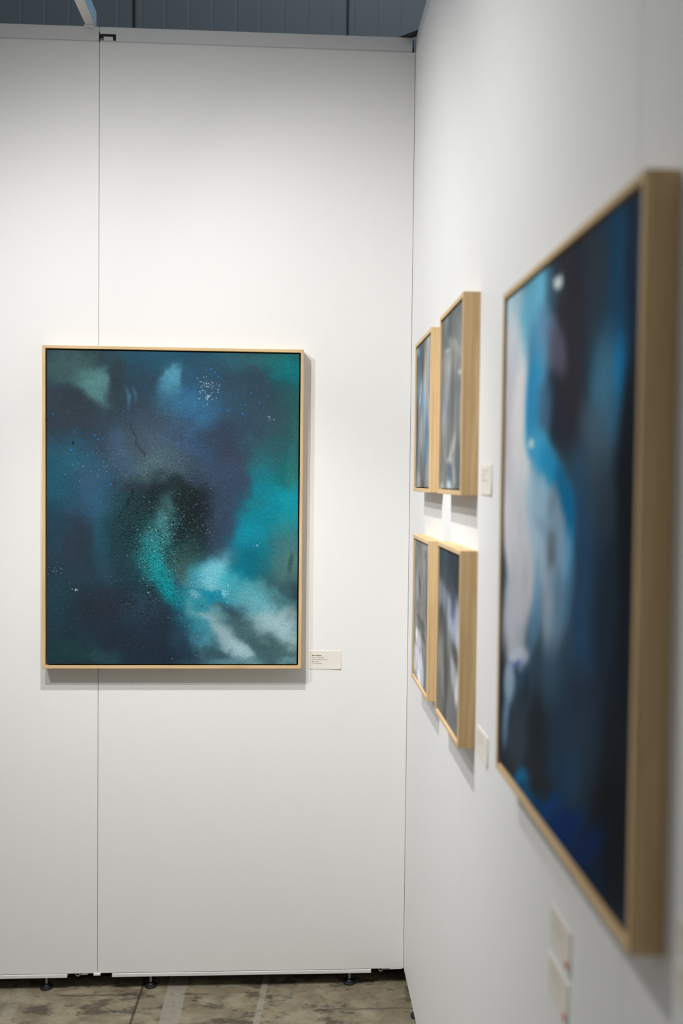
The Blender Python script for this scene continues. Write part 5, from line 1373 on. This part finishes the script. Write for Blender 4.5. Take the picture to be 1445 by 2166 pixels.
def vnoise(u, v, freq, seed, asp):
    r = np.random.RandomState(seed); g = r.rand(int(freq*1.5)+4, int(freq*1.5)+4)
    x = u*freq*asp; y = v*freq
    i = np.floor(x).astype(int); j = np.floor(y).astype(int); fx = x-i; fy = y-j
    fx = fx*fx*(3-2*fx); fy = fy*fy*(3-2*fy)
    i = np.clip(i, 0, g.shape[1]-2); j = np.clip(j, 0, g.shape[0]-2)
    return (g[j, i]*(1-fx)+g[j, i+1]*fx)*(1-fy)+(g[j+1, i]*(1-fx)+g[j+1, i+1]*fx)*fy-0.5
def fbm(u, v, f, seed, asp, o=4):
    s = 0; a = 1.0
    for k in range(o): s = s+a*vnoise(u, v, f*2**k, seed+k*17, asp); a *= 0.5
    return s
def design(key, nx, ny, asp, warp, base, seed, streak=1.0, grit=0.0, mottle=0.16):
    u, v = np.meshgrid(np.linspace(0, 1, nx), np.linspace(0, 1, ny))
    wu = warp*(0.8*fbm(u, v*streak, 5, seed, asp)+0.6*fbm(u, v*streak, 22, seed+3, asp, 5))
    wv = warp*(0.8*fbm(u, v*streak, 5, seed+50, asp)+0.6*fbm(u, v*streak, 22, seed+53, asp, 5))
    col = np.ones((ny, nx, 3))*np.array(base, float)
    for line in PAINT[key].strip().split('\n'):
        q = [float(t) for t in line.split(',')]
        cu, cv, a, b, c, d = q[:6]; rgb_ = np.array(q[6:9]); al, so = q[9], q[10]
        Mi = np.array([[a, b], [c, d]]); Mf = np.linalg.inv(Mi)
        reach = 1+2.3*so
        eu = math.hypot(Mf[0, 0], Mf[0, 1])*reach+warp; ev = math.hypot(Mf[1, 0], Mf[1, 1])*reach+warp
        i0 = max(0, int((cu-eu)*(nx-1))); i1 = min(nx, int((cu+eu)*(nx-1))+2)
        j0 = max(0, int((cv-ev)*(ny-1))); j1 = min(ny, int((cv+ev)*(ny-1))+2)
        if i1 <= i0 or j1 <= j0: continue
        small = min(1.0, math.hypot(Mf[0, 0], Mf[0, 1])/0.03)   # tiny splashes are not warped
        du = u[j0:j1, i0:i1]+wu[j0:j1, i0:i1]*small-cu; dv = v[j0:j1, i0:i1]+wv[j0:j1, i0:i1]*small-cv
        r = np.sqrt((a*du+b*dv)**2+(c*du+d*dv)**2)
        w = (al*0.5*(1-np.tanh((r-0.95)/so)))[..., None]
        col[j0:j1, i0:i1] = col[j0:j1, i0:i1]*(1-w)+rgb_*w
    tone = 1+mottle*fbm(u, v*streak, 7, seed+90, asp, 6)
    hue = 0.02*fbm(u, v*streak, 6, seed+130, asp, 5)
    tone = tone[..., None]*np.stack([1-hue, 1+0*hue, 1+0.6*hue], 2)
    if grit:
        tone = tone*(1+grit*(np.random.RandomState(seed).rand(ny, nx, 1)-0.5))
    col = np.clip(col*tone, 3, 250)/255.0
    lin = np.where(col <= 0.04045, col/12.92, ((col+0.055)/1.055)**2.4)
    return lin

def canvas_material(name, weave, grain, gloss, beads=False, spec=0.25):
    m = bpy.data.materials.new(name); m.use_nodes = True; nt = m.node_tree; b = nt.nodes['Principled BSDF']
    N = nt.nodes.new; L = nt.links.new
    at = N('ShaderNodeAttribute'); at.attribute_name = 'wash'
    tc = N('ShaderNodeTexCoord')
    n = N('ShaderNodeTexNoise'); n.inputs['Scale'].default_value = 420; n.inputs['Detail'].default_value = 3; L(tc.outputs['Object'], n.inputs['Vector'])
    mr = N('ShaderNodeMapRange'); mr.inputs[1].default_value = 0.25; mr.inputs[2].default_value = 0.75; mr.inputs[3].default_value = 1-grain; mr.inputs[4].default_value = 1+grain; L(n.outputs[0], mr.inputs[0])
    mx = N('ShaderNodeMix'); mx.data_type = 'RGBA'; mx.blend_type = 'MULTIPLY'; mx.inputs[0].default_value = 1
    L(at.outputs['Color'], mx.inputs[6]); L(mr.outputs[0], mx.inputs[7]); L(mx.outputs[2], b.inputs['Base Color'])
    b.inputs['Roughness'].default_value = gloss; b.inputs['Specular IOR Level'].default_value = spec
    h = n.outputs[0]
    bp = N('ShaderNodeBump'); bp.inputs['Strength'].default_value = weave; bp.inputs['Distance'].default_value = 0.001; L(h, bp.inputs['Height'])
    last = bp
    if beads:                      # grains of salt set in the paint, thickest along the turquoise streak
        vo = N('ShaderNodeTexVoronoi'); vo.inputs['Scale'].default_value = 150; L(tc.outputs['Object'], vo.inputs['Vector'])
        inv = N('ShaderNodeMapRange'); inv.inputs[1].default_value = 0.0; inv.inputs[2].default_value = 0.45; inv.inputs[3].default_value = 1; inv.inputs[4].default_value = 0; L(vo.outputs['Distance'], inv.inputs[0])
        am = N('ShaderNodeAttribute'); am.attribute_name = 'salt'
        mu = N('ShaderNodeMath'); mu.operation = 'MULTIPLY'; L(inv.outputs[0], mu.inputs[0]); L(am.outputs['Fac'], mu.inputs[1])
        b2 = N('ShaderNodeBump'); b2.inputs['Strength'].default_value = 0.85; b2.inputs['Distance'].default_value = 0.004
        L(mu.outputs[0], b2.inputs['Height']); L(bp.outputs[0], b2.inputs['Normal']); last = b2
    L(last.outputs[0], b.inputs['Normal'])
    return m

def canvas_mesh(name, w, h, y, nx, ny, lin, m, parent, salt=None):
    bm = bmesh.new(); me = bpy.data.meshes.new(name)
    X, Z = np.meshgrid(np.linspace(-w/2, w/2, nx), np.linspace(h/2, -h/2, ny))
    co = np.stack([X.ravel(), np.full(X.size, y), Z.ravel()], 1)
    idx = np.arange(nx*ny).reshape(ny, nx)
    f = np.stack([idx[:-1, :-1].ravel(), idx[1:, :-1].ravel(), idx[1:, 1:].ravel(), idx[:-1, 1:].ravel()], 1)
    cols = lin.reshape(-1, 3)
    # folded edges of the canvas and its back
    ring = np.concatenate([idx[0, :], idx[1:, -1], idx[-1, -2::-1], idx[-2:0:-1, 0]])
    n0 = len(co); back = co[ring].copy(); back[:, 1] = y+0.020
    co = np.concatenate([co, back]); cols = np.concatenate([cols, cols[ring]*0.8])
    k = len(ring); r2 = np.arange(k)+n0
    f = np.concatenate([f, np.stack([ring, np.roll(ring, -1), np.roll(r2, -1), r2], 1)])
    faces = f.tolist()+[r2[::-1].tolist()]
    me.from_pydata(co.tolist(), [], faces)
    ca = me.color_attributes.new('wash', 'FLOAT_COLOR', 'POINT')
    ca.data.foreach_set('color', np.concatenate([cols, np.ones((len(cols), 1))], 1).astype(np.float32).ravel())
    if salt is not None:
        s = np.concatenate([salt.ravel(), np.zeros(k)])
        a = me.attributes.new('salt', 'FLOAT', 'POINT'); a.data.foreach_set('value', s.astype(np.float32))
    bm.from_mesh(me); bmesh.ops.recalc_face_normals(bm, faces=bm.faces); bm.to_mesh(me); bm.free()
    me.materials.append(m)
    o = bpy.data.objects.new(name, me); C.objects.link(o); o.parent = parent
    return o

def frame_bars(w, h, d, t, horizontal):
    # mitred bars; local frame: x right, z up, front at y = -d, wall at y = 0
    bm = bmesh.new()
    for s in (1, -1):
        if horizontal: P = [(-w/2, s*h/2), (w/2, s*h/2), (w/2-t, s*(h/2-t)), (-w/2+t, s*(h/2-t))]
        else: P = [(s*w/2, h/2), (s*w/2, -h/2), (s*(w/2-t), -h/2+t), (s*(w/2-t), h/2-t)]
        e = 0.00015
        a = [bm.verts.new((x, -d, z)) for x, z in P]; b_ = [bm.verts.new((x, 0, z)) for x, z in P]
        bm.faces.new(a); bm.faces.new(b_[::-1])
        for i in range(4): bm.faces.new((a[i], a[(i+1) % 4], b_[(i+1) % 4], b_[i]))
    return bm
def painting(label, centre, w, h, d, rz, tilt, t, gap, lin, m, group=None, salt=None):
    p = thing('framed_painting', label, 'painting', centre, rz, group)
    p.rotation_euler = (0, tilt, rz) if rz == 0 else (0, 0, rz)
    for hz, mm in ((True, M_woodh), (False, M_woodv)):
        for s in (0, 1):
            bm = frame_bars(w, h, d, t, hz)
            # keep one bar of the pair per mesh
            keep = (lambda v: (v.co.z if hz else v.co.x) * (1 if s == 0 else -1) > 0)
            bmesh.ops.delete(bm, geom=[v for v in bm.verts if not keep(v)], context='VERTS')
            obj('frame_bar', bm, mm, p, bevel=0.0008)
    iw, ih = w-2*t, h-2*t
    boxobj('backing_board', (-iw/2, iw/2, -0.012, -0.004, -ih/2, ih/2), M_gap, p)
    ny, nx = lin.shape[:2]
    canvas_mesh('canvas', iw-2*gap, ih-2*gap, -d+0.004, nx, ny, lin, m, p, salt)
    return p

# large teal painting on the back wall
NX, NY = 480, 596
u, v = np.meshgrid(np.linspace(0, 1, NX), np.linspace(0, 1, NY))
def blob(cu, cv, ru, rv, ang=0):
    a = math.radians(ang); du, dv = u-cu, v-cv
    x = du*math.cos(a)+dv*math.sin(a); y = -du*math.sin(a)+dv*math.cos(a)
    return np.exp(-((x/ru)**2+(y/rv)**2))
salt = np.clip(1.1*blob(0.43, 0.62, 0.13, 0.17)+0.5*blob(0.5, 0.5, 0.2, 0.14)+0.6*blob(0.40, 0.80, 0.12, 0.07)+0.25*blob(0.5, 0.3, 0.3, 0.2)+0.3*blob(0.58, 0.75, 0.12, 0.05), 0, 1)
salt *= np.clip(0.6+1.2*fbm(u, v, 30, 77, 0.8, 3), 0, 1)
lin = design('deep_teal', NX, NY, 0.8, 0.05, (40, 58, 72), 11, grit=0.16)
_r = np.random.RandomState(3); _s = _r.rand(NY, NX); _s2 = np.kron(_r.rand(NY//2, NX//2), np.ones((2, 2)))
_sp = 0.5*_s+0.5*_s2-0.5
_thick = np.clip(salt+0.12, 0, 1)
lin = lin*(1+1.5*_thick*_sp)[..., None]+(np.clip(_s2*_s-0.80, 0, 1)*_thick*0.8)[..., None]*np.array([0.6, 0.9, 0.95])
lin = np.clip(lin*GAIN_TEAL, 0, 0.9)
M_teal = canvas_material('teal_blue_paint', 0.5, 0.22, 0.55, beads=True, spec=0.12)
painting('large dark teal and turquoise abstract painting in pale oak frame on the back wall', (-0.757, 0, 1.5685), 0.8165, 1.016, 0.046, 0, 0.0,
         0.0095, 0.0045, lin, M_teal, salt=salt)

# large blue and white painting close to the camera on the right wall
lin = design('blue_white', 170, 210, 0.78, 0.03, (36, 48, 62), 23, 0.5, mottle=0.22)
uu = np.linspace(0, 1, 170)[None, :, None]
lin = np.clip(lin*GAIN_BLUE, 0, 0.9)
M_bw = canvas_material('blue_white_paint', 0.4, 0.10, 0.7, spec=0.03)
painting('large blue, white and black abstract painting in the foreground of the right wall', (0, -1.806, 1.579), 0.626, 0.786, 0.036, -math.pi/2, 0,
         0.0095, 0.004, lin, M_bw)
# four small grey paintings
SM = [('ul', -0.525, 1.843, 0.310, 0.416, 'small grey painting with a thin blue streak, upper row beside the corner', 31),
      ('ur', -0.970, 1.843, 0.310, 0.416, 'small grey painting with pale smoky swirls, upper row next to the large blue painting', 32),
      ('ll', -0.530, 1.309, 0.310, 0.408, 'small grey painting with a white patch at its foot, lower row beside the corner', 33),
      ('lr', -0.980, 1.318, 0.310, 0.408, 'small charcoal painting with soft white bands, lower row next to the large blue painting', 34)]
for key, y, z, w, h, lab, seed in SM:
    lin = design(key, 120, 160, 0.75, 0.02, (128, 128, 126), seed, 0.45, mottle=0.34)
    lin = np.clip(lin*GAIN_SMALL, 0, 0.9)
    mm = canvas_material('grey_wash_paint', 0.4, 0.10, 0.7, spec=0.03)
    painting(lab, (0, y, z), w, h, 0.036, -math.pi/2, 0, 0.010, 0.003, lin, mm, 'small framed grey paintings')

# ------------------------------------------------------------------ label cards
def text_mesh(body, size, m, parent, loc, bold=False):
    cu = bpy.data.curves.new('printed_text', 'FONT'); cu.body = body; cu.size = size; cu.resolution_u = 3
    if bold: cu.offset = size*0.03
    to = bpy.data.objects.new('tmp', cu); C.objects.link(to)
    dg = bpy.context.evaluated_depsgraph_get(); me = bpy.data.meshes.new_from_object(to.evaluated_get(dg))
    bpy.data.objects.remove(to)
    me.name = 'printed_text'; me.materials.clear(); me.materials.append(m)
    o = bpy.data.objects.new('printed_text', me); C.objects.link(o); o.parent = parent
    o.location = loc; o.rotation_euler = (math.pi/2, 0, 0)
    return o
def card_sheet(w, h, parent):
    # thin card standing a hair off the wall, lower right corner curling forward
    bm = bmesh.new(); nx, nz = 13, 9; F = []; B = []
    for j in range(nz):
        for i in range(nx):
            a, c = i/(nx-1), j/(nz-1)
            curl = 0.0016*max(0, (a+(1-c)-1.25)/0.75)**2
            F.append(bm.verts.new((a*w, -0.0014-curl, c*h))); B.append(bm.verts.new((a*w, -0.0002-curl, c*h)))
    q = lambda A, i, j: A[j*nx+i]
    for j in range(nz-1):
        for i in range(nx-1):
            bm.faces.new((q(F, i, j), q(F, i+1, j), q(F, i+1, j+1), q(F, i, j+1)))
            bm.faces.new((q(B, i, j), q(B, i, j+1), q(B, i+1, j+1), q(B, i+1, j)))
    for i in range(nx-1):
        for j in (0, nz-1): bm.faces.new((q(F, i, j), q(F, i+1, j), q(B, i+1, j), q(B, i, j)))
    for j in range(nz-1):
        for i in (0, nx-1): bm.faces.new((q(F, i, j), q(F, i, j+1), q(B, i, j+1), q(B, i, j)))
    return obj('card', bm, M_card, parent)
t = thing('label_card', 'cream label card with printed lines beside the large teal painting', 'label card', (-0.3215, 0, 1.0505))
card_sheet(0.1025, 0.0590, t)
for body, z, bold in (('Mora Harhymp', 0.0428, True), ('Deep current, 2024', 0.0360, False), ('Acrylic and salt on canvas', 0.0298, False),
                      ('80 x 100 cm', 0.0236, False), ('€ 1550 (framed)', 0.0174, False)):
    text_mesh(body, 0.0050 if bold else 0.0048, M_ink2 if bold else M_ink, t, (0.0085, -0.00165, z), bold)
def side_card(label, y, z, w, h, dot=False, lines=4):
    t = thing('label_card', label, 'label card', (0, y, z), -math.pi/2, 'label cards on the right wall')
    card_sheet(w, h, t)
    bm = bmesh.new(); rnd = random.Random(int(abs(y*1000)+z*100))
    for k in range(lines):
        box(bm, 0.008, 0.008+w*(0.30+0.30*rnd.random()), -0.0017, -0.0015, h*0.80-k*0.0066, h*0.80-k*0.0066+0.0022)
    obj('printed_text', bm, M_ink3, t)
    if dot:
        bm = bmesh.new(); cyl(bm, (w-0.012, -0.0032, 0.010), (w-0.012, -0.0028, 0.010), 0.0055, n=24)
        obj('sticker_dot', bm, M_red, t)['label'] = 'round red sticker'
side_card('cream label card beside the upper small painting with pale swirls', -1.160, 1.638, 0.102, 0.058)
side_card('cream label card beside the lower small charcoal painting with white bands', -1.160, 1.113, 0.104, 0.058)
side_card('cream card with a red dot, upper of the pair left below the large blue painting', -1.712, 0.998, 0.098, 0.060, True)
side_card('cream card with a red dot, lower of the pair left below the large blue painting', -1.706, 0.923, 0.098, 0.060, True)
side_card('upper of two blurred cream cards at the near side of the large blue painting', -2.150, 1.210, 0.10, 0.034, False, 2)
side_card('lower of two blurred cream cards at the near side of the large blue painting', -2.150, 1.160, 0.10, 0.040, False, 2)

# ------------------------------------------------------------------ fittings of the panel system
def foot(label, x, y):
    t = thing('levelling_foot', label, 'levelling foot', (x, y, 0), 0, 'levelling feet under the panels')
    bm = bmesh.new(); lathe(bm, [(0.0205, 0.0), (0.0205, 0.0045), (0.019, 0.0065), (0.011, 0.009), (0.008, 0.0125), (0.008, 0.016)])
    obj('foot_pad', bm, M_black, t, smooth=False)
    bm = bmesh.new(); prof = []
    z = 0.016
    while z < 0.0404: prof += [(0.0042, z), (0.0036, z+0.0009)]; z += 0.0018
    lathe(bm, prof+[(0.0036, 0.0425)], 16); obj('threaded_rod', bm, M_steel, t)
foot('black levelling foot under the left panel, leftmost in the photo', -1.168, 0.020)
foot('black levelling foot under the back wall right of the panel seam', -0.831, 0.020)
foot('black levelling foot under the back wall near the right corner', -0.178, 0.020)
foot('black levelling foot half hidden beneath the right wall', 0.021, -0.184)

# latch in the slot of the top rail
t = thing('rail_latch', 'black latch with pale tongue in the top rail at the panel seam', 'latch', (-0.973, 0.0, 3.0495))
bm = bmesh.new(); box(bm, -0.0245, 0.0245, 0.010, 0.0135, -0.0100, 0.0100); box(bm, -0.0245, 0.0245, 0.002, 0.010, 0.0035, 0.0100)
box(bm, -0.0245, -0.014, 0.002, 0.010, -0.0100, 0.0035); box(bm, 0.016, 0.0245, 0.002, 0.010, -0.0100, 0.0035)
box(bm, -0.0285, -0.0248, 0.004, 0.012, -0.016, 0.018)
obj('latch_body', bm, M_black, t)
boxobj('latch_tongue', (-0.0138, 0.0148, -0.0012, 0.0098, -0.0098, 0.0015), M_white, t, 0.0005)
bm = bmesh.new(); cyl(bm, (-0.024, 0.003, -0.0068), (-0.016, 0.0008, -0.0050), 0.0022, n=12); obj('latch_pin', bm, M_steel, t)
# black joint piece in the corner between the two rails
t = thing('corner_joint', 'slim black and blue-grey joint piece where the two top rails meet', 'joint', (-0.0065, 0.010, 3.0345))
bm = bmesh.new(); box(bm, -0.0015, 0.0020, 0, 0.03, -0.002, 0.020); obj('joint_bolt', bm, M_black, t)
boxobj('joint_plate', (-0.0030, 0.0035, 0.004, 0.03, 0.0205, 0.046), M_joint, t)
# black strap across the corner on top of the rails
def strap():
    t = thing('corner_strap', 'flat black strap lying across the corner on top of the rails', 'strap', (-0.02, 0.005, HT))
    a = Vector((-0.077, 0.048, 0)); b = Vector((0.032, -0.056, 0)); d = (b-a).normalized(); nrm = Vector((-d.y, d.x, 0))*0.011
    bm = bmesh.new(); lo = []; hi = []
    for s, q in ((1, a), (1, b), (-1, b), (-1, a)):
        p = q+nrm*s; lo.append(bm.verts.new((p.x+0.02, p.y-0.005, 0.0))); hi.append(bm.verts.new((p.x+0.02, p.y-0.005, 0.007)))
    bm.faces.new(lo[::-1]); bm.faces.new(hi)
    for i in range(4): bm.faces.new((lo[i], lo[(i+1) % 4], hi[(i+1) % 4], hi[i]))
    obj('strap_bar', bm, M_black, t, 0.0005)
    for q in (a, b):
        bm = bmesh.new(); p = q+(b-a)*(0.12 if q == a else -0.12)
        cyl(bm, (p.x+0.02, p.y-0.005, 0.007), (p.x+0.02, p.y-0.005, 0.0095), 0.004, n=6); obj('bolt_head', bm, M_steel, t)
strap()
# hooks hanging in the gap under the panels
def hook(label, x, parts):
    t = thing('panel_hook', label, 'hook', (x, 0.006, PB), 0, 'hooks under the panel joints')
    bm = bmesh.new(); torus(bm, (0, 0, -0.0055), 0.0058, 0.0018); obj('hook_ring', bm, M_ring, t, smooth=True)
    for nm, d, m in parts: boxobj(nm, d, m, t, 0.0006)
hook('ring hook with steel latch bar in the gap below the panel seam', -1.064,
     [('latch_bar', (0.014, 0.034, -0.006, 0.004, -0.0050, -0.0010), M_steel), ('hook_arm', (0.003, 0.030, -0.003, 0.003, -0.0072, -0.0050), M_ring),
      ('latch_plate', (0.052, 0.074, -0.010, 0.002, -0.0062, -0.0004), M_alu)])
hook('ring hook with pale bar in the gap below the right corner', -0.076,
     [('hook_arm', (0.006, 0.048, -0.003, 0.003, -0.0052, -0.0022), M_ring), ('latch_bar', (0.030, 0.070, -0.006, 0.000, -0.0030, -0.0004), M_alu)])
# lighting beam running out from the back wall over the booth
t = thing('lighting_beam', 'white beam with pale blue edge clamped on the back wall rail, reaching overhead', 'beam', (-1.0275, 0.0, HT))
boxobj('beam_bar', (-0.0160, 0.0140, -2.6, 0.004, 0.0045, 0.050), M_white, t, 0.001)
boxobj('edge_strip', (0.0142, 0.0158, -2.6, 0.010, 0.0045, 0.050), M_blue, t)['label'] = 'pale blue strip along the beam'
bm = bmesh.new(); box(bm, -0.019, 0.0125, -0.006, 0.012, 0.0003, 0.0042); box(bm, -0.019, 0.0125, -0.006, -0.0025, -0.006, 0.0003)
obj('beam_clamp', bm, M_rail, t, 0.0006)
# the spotlights hanging from the beam (above the picture's edge)
for i, ((px, py, pz), tgt, *_r) in enumerate(LAMPS):
    lab = ['white spotlight near the beam, closest to the back wall', 'white spotlight on the arm right of the beam, towards the right wall', 'white spotlight on a short arm left of the beam', 'white spotlight on the longest arm left of the beam, farthest from the back wall'][i]
    t = thing('spotlight', lab, 'spotlight', (px, py, pz), 0, 'spotlights on the lighting beam')
    d = (Vector(tgt)-Vector((px, py, pz))).normalized()
    bm = bmesh.new(); cyl(bm, -d*0.012, -d*0.085, 0.036, 0.026, n=28); obj('lamp_housing', bm, M_white, t, 0.001)
    bm = bmesh.new(); cyl(bm, -d*0.05, (-1.0275-px, 0, HT+0.0045-pz), 0.007, n=14); obj('lamp_arm', bm, M_white, t)
